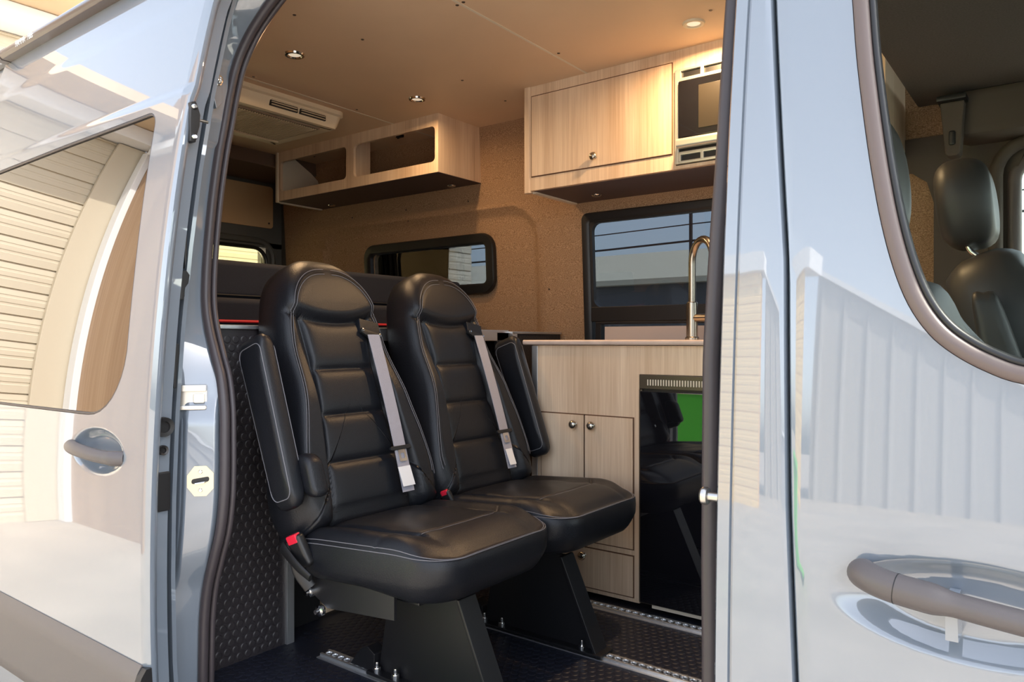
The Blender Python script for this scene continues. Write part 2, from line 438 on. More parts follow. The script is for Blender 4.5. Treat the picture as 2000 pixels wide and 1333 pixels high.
# ---- sliding door (slid back along the side)
def slider_Y(x, z):
    y = slider_base(z) + dent(x, z, -1.900, -.268, .138, .058, .024)
    y += .012*sst(-1.672, -1.652, x)**2
    return y
win_top = .556; sw = [(-3.0, .53), (-2.55, .54), (-1.86, .565)]
winpoly = [(-1.905, -.186)]+[tuple(p) for p in []]
def slider_window_outline(g=0.0):
    # rear edge straight far back, top edge, tight top front corner, big bottom front corner
    pts = [(-2.93+g, -.188+g), (-2.0, -.184+g)]
    cx, cz, r = -1.955, -.005, .178
    for k in range(0, 9):
        a = -PI/2+PI/2*k/8*.93; pts.append((cx+(r-g)*math.cos(a)*1.0, cz+(r-g)*math.sin(a)))
    pts += [(-1.776-g, .15), (-1.776-g, .40)]
    cx, cz, r = -1.816, .520, .04
    for k in range(0, 6):
        a = 0+PI/2*k/5; pts.append((cx+(r-g)*math.cos(a), cz+(r-g)*math.sin(a)))
    pts += [(-2.3, .556-g), (-2.93+g, .545-g)]
    return pts
so_ = [(-3.05, -1.12), (-1.668, -1.12), (-1.655, -.9), (-1.652, -.6), (-1.652, .2), (-1.652, .7), (-1.655, .99), (-3.05, .99)]
sdoor = skin('sliding_door', so_, [slider_window_outline()], slider_Y, PAINT, van, step=.016, fine=(-2.06, -1.74, -.345, -.205, .004), thick=.006, label='open sliding side door in glossy blue-grey paint')
gy = lambda x, z: slider_base(z)+.006-.0*abs(x)
skin('door_window', slider_window_outline(-.004), [], lambda x, z: body(z)+.007-.010*math.sin(PI*min(1, max(0, (x+2.95)/1.2)))*0, PRIV, sdoor, step=.03, thick=.004, label='dark privacy glass')
ring = slider_window_outline(.003); ringb = slider_window_outline(-.004)
MB().tube([(p[0], body(p[1])+.004, p[1]) for p in resample(ring, .03)], .0035, n=6, closed=True).build('window_seal', RUBBER, sdoor)
# front edge face of the door (shut face)
ef = MB(); V = []; zz = [(-1.12+i*(.99+1.12)/60) for i in range(61)]
prof = [(-1.652, .010), (-1.6515, .018), (-1.655, .026), (-1.668, .034), (-1.672, .060), (-1.690, .066), (-1.70, .075), (-1.75, .078)]
for z in zz:
    for (x, d) in prof: V.append((x, slider_base(z)+d, z))
n = len(prof); Fq = [(i*n+j, i*n+j+1, (i+1)*n+j+1, (i+1)*n+j) for i in range(60) for j in range(n-1)]
ef.add(V, Fq).build('door_edge', PAINT, sdoor)
def jambpt(px, py, y): return PY(px, py, y)
def on_edge(z, d=.05, x=-1.671): return Vector((x, slider_base(z)+d, z))
for (zz_, r, nm) in ((-.197, .022, 'rubber_buffer'), (-.250, .011, 'rubber_plug')):
    p = on_edge(zz_, .040, -1.672)
    MB().lathe([(0, .004), (r*.55, .004), (r*.6, .010), (r, .012), (r*1.05, .004), (r*1.05, -.002)], p, Vector((1, 0, 0)).to_track_quat('Z', 'Y'), 20).build(nm, BLACK, sdoor)
p = on_edge(-.345, .044, -1.668)
MB().box(p+Vector((-.004, -.017, -.045)), p+Vector((.006, .017, .045)), .004).build('striker_cover', BLACK, sdoor)
# inner liner of the sliding door
skin('inner_panel', [(-3.0, -1.1), (-1.75, -1.1), (-1.75, .95), (-3.0, .95)], [slider_window_outline(0)], lambda x, z: slider_base(z)+.078, DARKIN, sdoor, step=.08, thick=.003)
# door handle
def handle_bar(path, rfun, m, parent, sx, name='door_handle'):
    return MB().tube(catmull(path, 6), rfun, n=20, sx=sx).build(name, m, parent)
hz = -.262
hb = MB(); hdx = .022; pth = [(-2.045, body(hz)+.004, hz+.004), (-2.035, body(hz)-.012, hz+.004), (-1.98, body(hz)-.022, hz+.002), (-1.90, body(hz)-.020, hz-.004), (-1.83, body(hz)-.008, hz-.008), (-1.80, body(hz)+.012, hz-.008)]
hb.tube(catmull([(a+hdx, b_, c-.006) for a, b_, c in pth], 6), lambda t: .016*(.55+.45*sst(0, .12, t))*(1 if t < .8 else 1.12), n=20, sx=1.5 if False else 1.0)
hb.build('door_handle', HANDLEP, sdoor, label='matt grey-brown door handle')
# lower side moulding and its black end cap
def mould(name, x0, x1, ztop, zbot, m, parent, offy=.0, bulge=.016):
    V = []; Fq = []; n1 = 14; xs = [lerp(x0, x1, i/20) for i in range(21)]
    for x in xs:
        for k in range(n1+1):
            t = k/n1; z = lerp(ztop, zbot, t); b = bulge*(sst(0, .12, t))*(1-.9*sst(.85, 1, t))
            V.append((x, body(z)+offy-b-.002, z))
        V.append((x, body(zbot)+offy+.01, zbot)); V.append((x, body(ztop)+offy+.01, ztop))
    q = n1+3
    for i in range(20):
        for k in range(q): Fq.append((i*q+k, i*q+(k+1) % q, (i+1)*q+(k+1) % q, (i+1)*q+k))
    Fq += [tuple(range(q)), tuple(20*q+k for k in range(q))]
    return mesh(name, V, Fq, m, parent, 'auto')
mould('side_moulding', -3.05, -1.672, -.728, -.955, TRIMP, sdoor)
mould('moulding_end_cap', -1.672, -1.650, -.732, -.955, BLACK, sdoor, bulge=.018)

# ---- awning on the roof edge
aw = empty('awning', (-1.5, 1.15, 1.06), 'dark grey roll-out awning cassette with white lettering on the roof edge', 'awning')
prof = [(1.03, .985), (1.012, .992), (1.005, 1.012), (1.012, 1.045), (1.035, 1.085), (1.075, 1.11), (1.13, 1.115), (1.15, 1.09), (1.15, .99)]
V = []; n = len(prof)
pp = [tuple(p) for p in catmull([(a, b, 0) for a, b in prof], 4, True)]; n = len(pp)
for x in (-3.00, -2.99, -.3, .4): V += [(x, a, .985+(b-.985)*.5) for a, b, _ in pp]
Fq = [(i*n+j, i*n+(j+1) % n, (i+1)*n+(j+1) % n, (i+1)*n+j) for i in range(3) for j in range(n)]+[tuple(range(n)), tuple(3*n+j for j in range(n))]
AWN = mat('awning_case_paint', (0.075, 0.06, 0.06), rough=.35, coat=.5)
mesh('cassette', V, Fq, AWN, aw, 'auto')
V = []
for x in (-3.035, -3.0): V += [(x, 1.08+(a-1.08)*1.03, .985+(b-.985)*.5+(b-1.05)*.03) for a, b, _ in pp]
mesh('end_cap', V, [(j, (j+1) % n, n+(j+1) % n, n+j) for j in range(n)]+[tuple(range(n)), tuple(n+j for j in range(n))], AWN, aw, 'auto')
def text(body_, size, loc, rot, m, parent, name='lettering', ext=.0005, sx=1.0, shear=0.0):
    c = bpy.data.curves.new(name, 'FONT'); c.body = body_; c.size = size; c.extrude = ext; c.shear = shear
    o = bpy.data.objects.new(name, c); C.objects.link(o)
    dg = bpy.context.evaluated_depsgraph_get(); me = bpy.data.meshes.new_from_object(o.evaluated_get(dg)); bpy.data.objects.remove(o)
    me.materials.clear(); me.materials.append(m)
    o = bpy.data.objects.new(name, me); C.objects.link(o); o.parent = parent
    o.location = Vector(loc)-off(parent); o.rotation_euler = rot; o.scale = (sx, 1, 1)
    return o
text('FIAMMA', .026, (-2.855, 1.006, .992), (math.radians(97), 0, 0), LABELW, aw, sx=.85)
text('F80s', .026, (-2.755, 1.006, .992), (math.radians(97), 0, 0), LABELW, aw, sx=.85, shear=.3)

# ---- fixed body: rear side panel behind the slider, roof, far side, rear
def rearside_Y(x, z): return body(z)+OFF
skin('rear_side_panel', [(-4.05, -1.15), (-1.70, -1.15), (-1.70, 1.0), (-4.05, 1.0)], [], rearside_Y, PAINT, van, step=.08, thick=.01)
roofp = [(body(1.0)+OFF, 1.0), (1.13, 1.08), (1.16, 1.14), (1.22, 1.17), (1.5, 1.19), (2.0, 1.2), (2.5, 1.19), (2.72, 1.17), (2.80, 1.10), (2.85, 1.0), (2.93, .5), (2.97, 0), (2.97, -.5), (2.95, -1.15)]
# far side skin with holes for windows is built with skin(); the roof strip here
V = []; rp = roofp[:10]; n = len(rp)
for x in (-4.05, -2, 0, .75): V += [(x, a, b) for a, b in rp]
k = len(V)
for x in (-4.05, -2, 0, .75): V += [(x, a, b-.02) for a, b in rp]
Fq = [(i*n+j, i*n+j+1, (i+1)*n+j+1, (i+1)*n+j) for i in range(3) for j in range(n-1)]
Fq += [tuple(k+q for q in f[::-1]) for f in Fq]
mesh('roof', V, Fq, PAINT, van, 'auto')

# far wall windows (x-z outlines)
KW = rrect(-1.715, -.64, -.03, .535, .03)       # kitchen window opening
RW = rrect(-3.12, -2.30, .28, .485, .045)       # small rear window opening
DWN = [(-.13, -.10), (-.17, .50), (-.12, .56), (.60, .56), (.9, .15), (.9, -.10)]      # driver's door glass
farY = lambda x, z: interp([(-1.2, 2.95), (-.5, 2.97), (0, 2.965), (.5, 2.93), (1.0, 2.86)], z)
skin('far_side_panel', [(-4.05, -1.15), (1.3, -1.15), (1.3, .2), (.75, 1.0), (-4.05, 1.0)], [rrect(-2.02, -.55, -.06, .56, .03), rrect(-3.45, -2.24, .25, .51, .045), DWN], farY, PAINT, van, step=.06, thick=.008, inward=-1)
# rear doors region (outer)
b = MB()
b.box((-4.06, 1.0, -1.15), (-4.0, 2.93, .0)).box((-4.06, 1.0, .6), (-4.0, 2.93, 1.1)).box((-4.06, 1.0, 0), (-4.0, 1.1, .6)).box((-4.06, 1.93, 0), (-4.0, 2.02, .6)).box((-4.06, 2.76, 0), (-4.0, 2.93, .6))
b.build('rear_door_frame', PAINT, van)
# underbody and nose
MB().box((-4.0, 1.0, -1.2), (1.4, 2.95, -.93)).build('underbody', BLACK, van)
MB().box((1.3, 1.0, -1.2), (2.2, 2.95, -.25), .08).build('bonnet', PAINT, van)
MB().prism([(.75, 1.0), (.78, 1.03), (1.55, -.25), (1.5, -.27)], lambda a, b_, t: (a, t, b_), 1.1, 2.9).build('windscreen', glassmat('windscreen_glass', (.75, .8, .8)), van)
for (x, y) in ((-3.3, 1.02), (-3.3, 2.75), (1.3, 1.02), (1.3, 2.75)):
    b = MB(); b.lathe([(0, 0), (.2, 0), (.21, .01), (.33, .01), (.345, .04), (.345, .16), (.33, .19), (0, .19)], (x, y, -1.255), Vector((0, 1, 0)).to_track_quat('Z', 'Y'), 36)
    b.build('wheel', RUBBER, van)

# ---- door aperture: rear jamb (pillar) with relief, seal
def sealY(z): return body(z)+.185
def pathfrom(pxs, fn):
    out = []
    for px, py in pxs:
        y = 1.05
        for _ in range(8):
            p = PY(px, py, y); y = fn(p.z)
        out.append(PY(px, py, y))
    return out
SPX = [(700, -190), (640, -130), (585, -62), (533, 0), (492, 60), (464, 120), (449, 180), (438, 240), (427, 300), (416, 380), (408, 460), (403, 530), (402, 590), (408, 640), (421, 695), (432, 740), (438, 800), (439, 860), (439, 920), (437, 980), (430, 1040), (417, 1095), (405, 1150), (399, 1210), (397, 1280), (396, 1350), (395, 1420)]
seal_rear = pathfrom(SPX, sealY)
seal_pts = catmull(seal_rear, 6)
top_z = seal_pts[0].z
# continue the loop over the top and down the front pillar
SFX = [(1440, -60), (1434, 0), (1424, 150), (1415, 300), (1404, 450), (1395, 600), (1390, 700), (1389, 800), (1388, 950), (1387, 1100), (1388, 1250), (1388, 1333), (1388, 1500)]
FY = lambda z: body(z)+.175
seal_front = pathfrom(SFX, FY)
p0 = seal_pts[0]; q0 = seal_front[0]
top = [p0+Vector((.0, 0, 0)), Vector((-1.30, sealY(1.0)+.01, 1.045)), Vector((-.80, sealY(1.0)+.0, 1.05)), Vector((-.56, sealY(.97), 1.0)), Vector((-.455, sealY(.85), .86)), q0]
top = catmull(top, 8)
loop_all = list(reversed(catmull(seal_front, 4)))[:-1]+list(reversed(top))[:-1]+[Vector(p) for p in seal_pts]
loop_all = [Vector(p) for p in loop_all]
# sill part
b0 = loop_all[-1]; f0 = loop_all[0]
MB().tube(loop_all, .0125, n=12).build('door_seal', RUBBER, van, label='thick dark rubber door seal')
MB().tube([p+Vector((.002, .022, 0)) if p.x < -1 else p+Vector((-.004, .024, 0)) for p in loop_all], .0075, n=10).build('door_seal_lip', RUBBER, van)
# pinch flange liner just inside (grey trim)
# rear jamb surface
def jamb_at(s, z, path):
    # s=0 outer edge under the slider, s=1 at seal
    best = min(path, key=lambda p: abs(p.z-z))
    inner = Vector((best.x-.012, best.y+.004, z)); outer = Vector((-1.765, body(z)+OFF-.018, z))
    p = outer.lerp(inner, s)
    return p
down = [p for p in seal_pts if p.z < .95]
def seal_at(z):
    pts = down
    for a, c in zip(pts, pts[1:]):
        if (a.z-z)*(c.z-z) <= 0 and abs(a.z-c.z) > 1e-6:
            return a.lerp(c, (a.z-z)/(a.z-c.z))
    return pts[0] if z > pts[0].z else pts[-1]
def relief(s, z):
    d = 0
    d -= .016*(1-sst(.16, .24, s))                              # outer channel sits lower
    d += .006*math.exp(-((s-.42)/.030)**2)*sst(-.05, .05, z)        # fine fold line
    d -= .005*math.exp(-((s-.30)/.035)**2)*sst(-.05, .05, z)
    # deep pocket around the latch, widening and drifting
    m = sst(-.62, -.50, z)*(1-sst(-.20, -.13, z))
    d += .020*m*(sst(.42, .52, s)*(1-sst(.86, .93, s)))
    d -= .014*sst(-.64, -.55, z)*(1-sst(-.24, -.16, z))*math.exp(-((s-.34-.10*sst(-.45, -.30, z)*0)/.07)**2)
    d += .010*(1-sst(-.36, -.30, z))*sst(.5, .6, s)*(1-sst(.85, .95, s))*0
    d += .008*sst(.50, .52, z)*(1-sst(.66, .72, z))*sst(.5, .6, s)*(1-sst(.9, .99, s))
    return d
NS, NZ = 60, 260; V = []; Fq = []
for i in range(NZ+1):
    z = lerp(-.98, .99, i/NZ); ip = seal_at(z); inner = Vector((ip.x-.006, ip.y+.010, z)); outer = Vector((-1.775, body(z)+OFF-.030, z))
    outer.x -= .0; nrm = Vector((inner.y-outer.y, -(inner.x-outer.x), 0)).normalized()
    if nrm.x < 0: nrm = -nrm
    for j in range(NS+1):
        s = j/NS; V.append(outer.lerp(inner, s)+nrm*relief(s, z))
for i in range(NZ):
    for j in range(NS):
        a = i*(NS+1)+j; Fq.append((a, a+1, a+NS+2, a+NS+1))
k = len(V); V += [v+Vector((-.02, 0, 0)) for v in V]; Fq += [tuple(q+k for q in f[::-1]) for f in Fq]
jamb = mesh('door_pillar', V, Fq, PAINT, van, True, label='painted rear pillar of the door opening')
def on_jamb(s, z, d=0):
    ip = seal_at(z); inner = Vector((ip.x-.006, ip.y+.010, z)); outer = Vector((-1.775, body(z)+OFF-.030, z))
    nrm = Vector((inner.y-outer.y, -(inner.x-outer.x), 0)).normalized(); nrm = nrm if nrm.x > 0 else -nrm
    return outer.lerp(inner, s)+nrm*(relief(s, z)+d), nrm
def jamb_px(px, py):
    bs = None
    for zi in range(200):
        pass
    z = 0
    for _ in range(12):
        best = min((abs(1000+F*((v.x*ca+v.y*sa)/(-v.x*sa+v.y*ca))-px), s) for s in [k/40 for k in range(41)] for v in [on_jamb(s, z)[0]])
        s = best[1]; v = on_jamb(s, z)[0]; z = (666.5-py)/F*(-v.x*sa+v.y*ca)
    return s, z
def plate_on_jamb(px, py, hw, hh, th, m, name, shape='rect', bev=.002, parent=None, lift=0):
    s, z = jamb_px(px, py); p, nr = on_jamb(s, z, lift); side = Vector((-nr.y, nr.x, 0)); 
    if side.y < 0: side = -side
    if shape == 'oct': pts = [(-hw*.45, -hh), (hw*.45, -hh), (hw, -hh*.5), (hw, hh*.5), (hw*.45, hh), (-hw*.45, hh), (-hw, hh*.4), (-hw, -hh*.4)]
    elif shape == 'rect': pts = rrect(-hw, hw, -hh, hh, min(hw, hh)*.2, 3)
    else: pts = shape
    return MB().prism(pts, lambda a, b_, t: p+side*a+Vector((0, 0, b_))+nr*t, -.01, th, 0).build(name, m, parent or jamb), p, nr, side
st, p, nr, side = plate_on_jamb(392, 940, .030, .036, .003, PLATE, 'striker_plate', 'oct')
MB().prism(rrect(-.020, .020, -.006, .006, .005, 3), lambda a, b_, t: p+side*a+Vector((0, 0, b_+.002+a*.15))+nr*t, .0, .0038).build('striker_slot', BLACK, jamb)
MB().tube([p+side*-.012+nr*.002+Vector((0, 0, -.006)), p+side*-.010+nr*.010+Vector((0, 0, -.005)), p+side*.010+nr*.010+Vector((0, 0, -.002)), p+side*.013+nr*.002+Vector((0, 0, -.001))], .0025, n=8).build('striker_loop', CHROME, jamb)
for dz in (.022, -.022):
    MB().lathe([(0, .0045), (.004, .004), (.005, .003), (.005, 0)], p+Vector((0, 0, dz)), nr.to_track_quat('Z', 'Y'), 12).build('screw', CHROME, jamb)
# chrome upper check/latch
s, z = jamb_px(364, 776); p, nr = on_jamb(s, z); side = Vector((-nr.y, nr.x, 0)); side = side if side.y > 0 else -side
b = MB(); b.prism(rrect(-.055, .045, -.030, .030, .003, 2), lambda a, b_, t: p+side*a+Vector((0, 0, b_))+nr*t, -.01, .004)
b.box((-.001, -.001, -.001), (.001, .001, .001))
b = MB().prism(rrect(-.085, .045, -.030, .030, .003, 2), lambda a, b_, t: p+side*a+Vector((0, 0, b_))+nr*t, -.01, .005)
for (z0, z1, t1) in ((.014, .030, .020), (-.030, -.020, .018)):
    b.prism(rrect(-.085, .045, z0, z1, .003, 2), lambda a, b_, t: p+side*a+Vector((0, 0, b_))+nr*t, 0, t1, .0015)
b.prism(rrect(.015, .040, -.014, .008, .003, 2), lambda a, b_, t: p+side*a+Vector((0, 0, b_))+nr*t, 0, .012, .001)
b.build('guide_bracket', STEEL, jamb, label='bright steel guide bracket')
# centring bolt on triangular boss
s, z = jamb_px(416, 158); pb, nb = on_jamb(s, z, .010); sb = Vector((-nb.y, nb.x, 0)); sb = sb if sb.y > 0 else -sb
MB().prism([(.018, .045), (.018, -.055), (-.002, -.075), (-.018, -.02), (-.016, .015)], lambda a, b_, t: pb+sb*a+Vector((0, 0, b_))+nb*t, -.02, .005, .002).build('bolt_boss', PAINT, jamb)
b = MB(); b.lathe([(0, .010), (.005, .010), (.006, .014), (.010, .013), (.0115, .009), (.0115, .006), (.015, .005), (.016, .002), (.016, -.01)], pb+nb*.004, nb.to_track_quat('Z', 'Y'), 20)
b.build('bolt', CHROME, jamb)
# upper hinge stop: bracket on the slider edge and block on the jamb
s, z = jamb_px(389, 215); p, nr = on_jamb(s, z); sd = Vector((-nr.y, nr.x, 0)); sd = sd if sd.y > 0 else -sd
MB().prism([(-.012, -.045), (.012, -.040), (.018, .0), (.016, .032), (.0, .052), (-.008, .05), (-.006, 0), (-.016, -.018)], lambda a, b_, t: p+sd*a+Vector((0, 0, b_))+nr*(t+.012), -.03, .012, .002).build('catch_block', BLACK, jamb)
p = on_edge(.520, .024, -1.655)
b = MB().prism([(-.010, -.055), (.004, -.055), (.008, -.035), (.014, -.015), (.016, .012), (.008, .034), (.004, .042), (-.008, .038), (-.010, 0)], lambda a, b_, t: p+Vector((t, a, b_)), -.01, .012, .002)
b.build('catch_bracket', BLACK, sdoor)
for dz in (.028, -.043): MB().lathe([(0, .018), (.004, .018), (.007, .014), (.007, .006)], p+Vector((0, .0, dz)), Vector((1, 0, 0)).to_track_quat('Z', 'Y'), 12).build('bracket_screw', CHROME, sdoor)
MB().cyl(p+Vector((.008, .01, 0)), p+Vector((.008, .036, .0)), .0035, n=10).build('catch_pin', STEEL, sdoor)
# black weather flaps lower down on the slider edge
for (za, zb, pts) in ((.14, .26, [(0, .065), (.005, .065), (.006, .0), (.0, -.03)]), (.10, .16, [(0, .035), (.012, .036), (.020, .026), (.016, .006), (.006, -.008), (.007, -.024), (.004, -.033), (-.004, -.033)]), (-.09, -.03, [(0, .055), (.010, .053), (.010, .03), (.004, -.02), (.003, -.05), (-.003, -.05)])):
    p = on_edge((za+zb)/2, .062, -1.684)
    MB().prism(pts, lambda a, b_, t: p+Vector((t, a, b_)), -.005, .012, .0015).build('weather_flap', BLACK, sdoor)

# ---- front pillar of the opening and fixed skin strip up to the front door gap
GAPX = lambda z: interp([(-1.1, -.255), (-.42, -.268), (-.2, -.279), (.1, -.288), (.45, -.318), (1.0, -.36)], z)
V = []; Fq = []; zs = [lerp(-1.12, 1.0, i/90) for i in range(91)]
def fp(z):
    y = body(z)+OFF; e = .395+.012*0
    cav = .016*sst(-.42, -.36, z)*0
    bul = .010*(1-sst(-.12, -.06, z))*sst(-.30, -.22, z)
    return [(-.395, y+.185), (-.388, y+.10), (-.384, y+.075), (-.377, y+.036), (-.374, y+.012), (-.372, y+.005), (-.369, y+.0006), (-.3535, y+.0002), (-.352, y+.0045), (-.3495, y+.0045), (-.348, y), (-.33, y-.0005), (GAPX(z)-.010, y), (GAPX(z)-.005, y+.002), (GAPX(z)-.003, y+.006), (GAPX(z)-.003, y+.04)]
prof0 = fp(0); n = len(prof0)
for z in zs: V += [(x, y, z) for x, y in fp(z)]
Fq = [(i*n+j, i*n+j+1, (i+1)*n+j+1, (i+1)*n+j) for i in range(90) for j in range(n-1)]
k = len(V); V += [(x+.02, y+.03, z) for x, y, z in V[:k] for _ in (0,)]
bp = mesh('front_pillar', V[:k], Fq, PAINT, van, 'auto', label='painted front pillar of the door opening')
# dark backing in the gap
V = []
for i in range(31):
    z = lerp(-1.1, 1.0, i/30); g = GAPX(z)
    V += [(g-.03, body(z)+OFF+.042, z), (g+.03, body(z)+OFF+.042, z), (g+.03, body(z)+OFF+.06, z), (g-.03, body(z)+OFF+.06, z)]
mesh('gap_seal', V, [(i*4+j, i*4+(j+1) % 4, (i+1)*4+(j+1) % 4, (i+1)*4+j) for i in range(30) for j in range(4)], RUBBER, van, 'auto')
# inner B-pillar trim (hides cab / structure)
MB().box((-.40, 1.12, -.93), (-.32, 1.185, 1.0), .01).build('pillar_trim', CABTRIM, van)
# rubber strip inboard of seal on the front pillar: light-brown flange
V = []
for p in catmull(seal_front, 4): V += [p+Vector((-.013, .020, 0)), p+Vector((-.010, .050, 0)), p+Vector((.02, .05, 0)), p+Vector((.02, .02, 0))]
nn = len(V)//4
mesh('flange_cover', V, [(i*4+j, i*4+(j+1) % 4, (i+1)*4+(j+1) % 4, (i+1)*4+j) for i in range(nn-1) for j in range(4)], TRIMP, van, 'auto')
# guide pin
pz = -.212; pin = Vector((-.372, body(pz)+OFF+.045, pz))
b = MB(); b.lathe([(0, 0), (.010, 0), (.010, .003), (.0062, .004), (.0062, .027), (.011, .028), (.0125, .031), (.0125, .035), (.010, .038), (0, .038)], pin, Vector((-1, 0, 0)).to_track_quat('Z', 'Y'), 20)
b.build('guide_pin', STEEL, bp, label='polished guide pin')
b = MB().box((-.372, body(-.33)+OFF+.010, -.365), (-.358, body(-.33)+OFF+.036, -.280), .004); b.build('latch_cover', BROWNM, bp)

# ---- header over the opening and sill
MB().box((-1.76, body(1.0)+OFF+.0, 1.035), (-.40, 1.30, 1.16), .02).build('door_header', PAINT, van)
MB().box((-1.76, body(-.9)+OFF, -1.15), (-.40, 1.12, -.935), .01).build('door_sill', BLACK, van)

# ---- front door
FW_OUT = None
def fd_window(g):
    # outline of the side glass opening incl. seal, clockwise
    px = [(1655, -160), (1660, -40), (1664, 0), (1672, 110), (1686, 230), (1702, 340), (1721, 440), (1744, 525), (1773, 596), (1812, 652), (1860, 692), (1925, 727), (2000, 752)]
    out = []
    for a, c in px:
        y = 1.0
        for _ in range(8): p = PY(a, c, y); y = body(p.z)+OFF
        out.append((p.x, p.z))
    out[-1] = (out[-1][0], out[-1][1])
    out += [(.03, -.056), (.20, -.072), (.40, -.085), (.62, -.095), (.93, -.10)]
    out += [(.93, .02), (.72, .40), (.60, .56), (.50, .60), (-.12, .62), (-.215, .615)]
    return out
def shrink(poly, d):
    n = len(poly); out = []
    area = sum(poly[i][0]*poly[(i+1) % n][1]-poly[(i+1) % n][0]*poly[i][1] for i in range(n))
    sg = 1 if area > 0 else -1
    for i in range(n):
        a = Vector(poly[i-1]); p = Vector(poly[i]); c = Vector(poly[(i+1) % n])
        t1 = (p-a).normalized(); t2 = (c-p).normalized(); n1 = Vector((-t1.y, t1.x)); n2 = Vector((-t2.y, t2.x)); m = (n1+n2)
        m.normalize(); out.append(tuple(p+m*sg*d/max(.4, m.dot(n1))))
    return out
FW = [tuple(p) for p in catmull([(a, c, 0) for a, c in fd_window(0)], 4, True)]; FW = [(a, c) for a, c, _ in FW]
def fd_Y(x, z):
    y = body(z)+OFF
    y += dent(x, z, -.085, -.290, .150, .055, .022) if x > -.26 else 0
    # soft swage dropping from the glass
    y += .004*(1-sst(GAPX(z)+.002, GAPX(z)+.010, x))
    return y
fo = [(GAPX(z)+.003, z) for z in [lerp(-1.12, .98, i/30) for i in range(31)]]+[(.75, .98), (1.25, .1), (1.25, -1.12)]
fdoor = skin('front_door', fo, [FW], fd_Y, PAINT, van, step=.015, fine=(-.245, .09, -.36, -.22, .004), thick=.006, label='closed front passenger door')
# edge return at the gap
V = []; 
for i in range(61):
    z = lerp(-1.12, .98, i/60)
    for (dx, dy) in ((.003, .004), (.001, .006), (.0005, .012), (.001, .05)): V.append((GAPX(z)+dx, body(z)+OFF+dy, z))
mesh('door_edge', V, [(i*4+j, i*4+j+1, (i+1)*4+j+1, (i+1)*4+j) for i in range(60) for j in range(3)], PAINT, fdoor, True)
# wide rubber surround of the glass
def band(poly0, d0, d1, d2, m, name, parent, yo, bul):
    rows = []
    N_ = 9
    P = resample(poly0, .03); P = [tuple(p) for p in P]
    for k in range(N_+1):
        t = k/N_; rows.append((shrink(P, lerp(d0, d1, t)), yo-bul*math.sin(PI*t)**.7 if 0 < t < 1 else yo+.004))
    n = len(P); V = []; Fq = []
    for pl, dy in rows: V += [(x, body(z)+OFF+dy, z) for x, z in pl]
    for k in range(N_):
        for i in range(n): Fq.append((k*n+i, k*n+(i+1) % n, (k+1)*n+(i+1) % n, (k+1)*n+i))
    return mesh(name, V, Fq, m, parent, True)
SURR = mat('brown_grey_window_rubber', (0.125, 0.095, 0.088), rough=.42)
band(FW, -.001, .019, 0, SURR, 'window_surround', fdoor, .002, .006)
band(FW, .0165, .0265, 0, BLACK, 'window_seal', fdoor, .006, .004)
skin('door_window', [p for p in shrink(resample(FW, .04), .022)], [], lambda x, z: body(z)+OFF+.014, CLEAR, fdoor, step=.06, thick=.003, label='clear side glass')
# handle
hz = -.272
def yb(z): return body(z)+OFF
hp = [(-.195, yb(hz)-.004, -.262), (-.188, yb(hz)-.020, -.263), (-.16, yb(hz)-.030, -.268), (-.10, yb(hz)-.033, -.274), (-.05, yb(hz)-.033, -.279), (.02, yb(hz)-.028, -.286), (.07, yb(hz)-.008, -.292)]
def hr(t): return (.0165*(.45+.55*sst(0, .10, t)))*(1-.22*sst(.44, .50, t))
fh = MB().tube(catmull(hp, 10), hr, n=24).build('door_handle', HANDLEP, fdoor, label='matt grey-brown door handle')
ppp = catmull(hp, 10); q = ppp[22]
MB().tube([ppp[21], ppp[21]+(ppp[22]-ppp[21])*.15], lambda t: .01685, n=24).build('handle_split', BLACK, fh)
b = MB(); b.prism([(-.02, -.035), (.028, -.035), (.022, .01), (-.02, .01)], lambda a, b_, t: (-.105+a*.25, yb(hz)-.02+t, hz-.010+b_), 0, .04); b.build('handle_stay', PAINT, fh)
mould('front_moulding', GAPX(-.8)+.003, 1.2, -.728, -.955, TRIMP, fdoor, offy=OFF)

# =================================================================== INTERIOR SHELL
def slab(name, a, b_, m, bev=0): return structure(MB().box(a, b_, bev).build(name, m))
# ---- floor with raised coins
FZ = -.90
def coinfield(u0, u1, v0, v1, pitch, r, h, fn, hole=None):
    mb_v = []; mb_f = []; row = 0; v = v0+r
    while v < v1-r*.6:
        u = u0+r+(pitch/2 if row % 2 else 0)
        while u < u1-r*.6:
            if hole is None or not hole(u, v):
                k = len(mb_v); nseg = 12
                for (rr, hh) in ((r, 0), (r*.86, h*.8), (r*.7, h)):
                    mb_v += [fn(u+rr*math.cos(2*PI*i/nseg), v+rr*math.sin(2*PI*i/nseg), hh) for i in range(nseg)]
                for l in range(2):
                    for i in range(nseg): mb_f.append((k+l*nseg+i, k+l*nseg+(i+1) % nseg, k+(l+1)*nseg+(i+1) % nseg, k+(l+1)*nseg+i))
                mb_f.append(tuple(k+2*nseg+i for i in range(nseg)))
            u += pitch
        v += pitch*.87; row += 1
    return mb_v, mb_f
fb = MB().box((-3.95, 1.02, FZ-.03), (.5, 2.92, FZ))
tracks_y = (1.39, 1.852, 2.197)
v, f = coinfield(-1.9, -.42, 1.08, 2.26, .0265, .0115, .0012, lambda a, c, h: (a, c, FZ+h), hole=lambda a, c: any(abs(c-t) < .034 for t in tracks_y))
fb.add(v, f); structure(fb.build('floor', COINF))
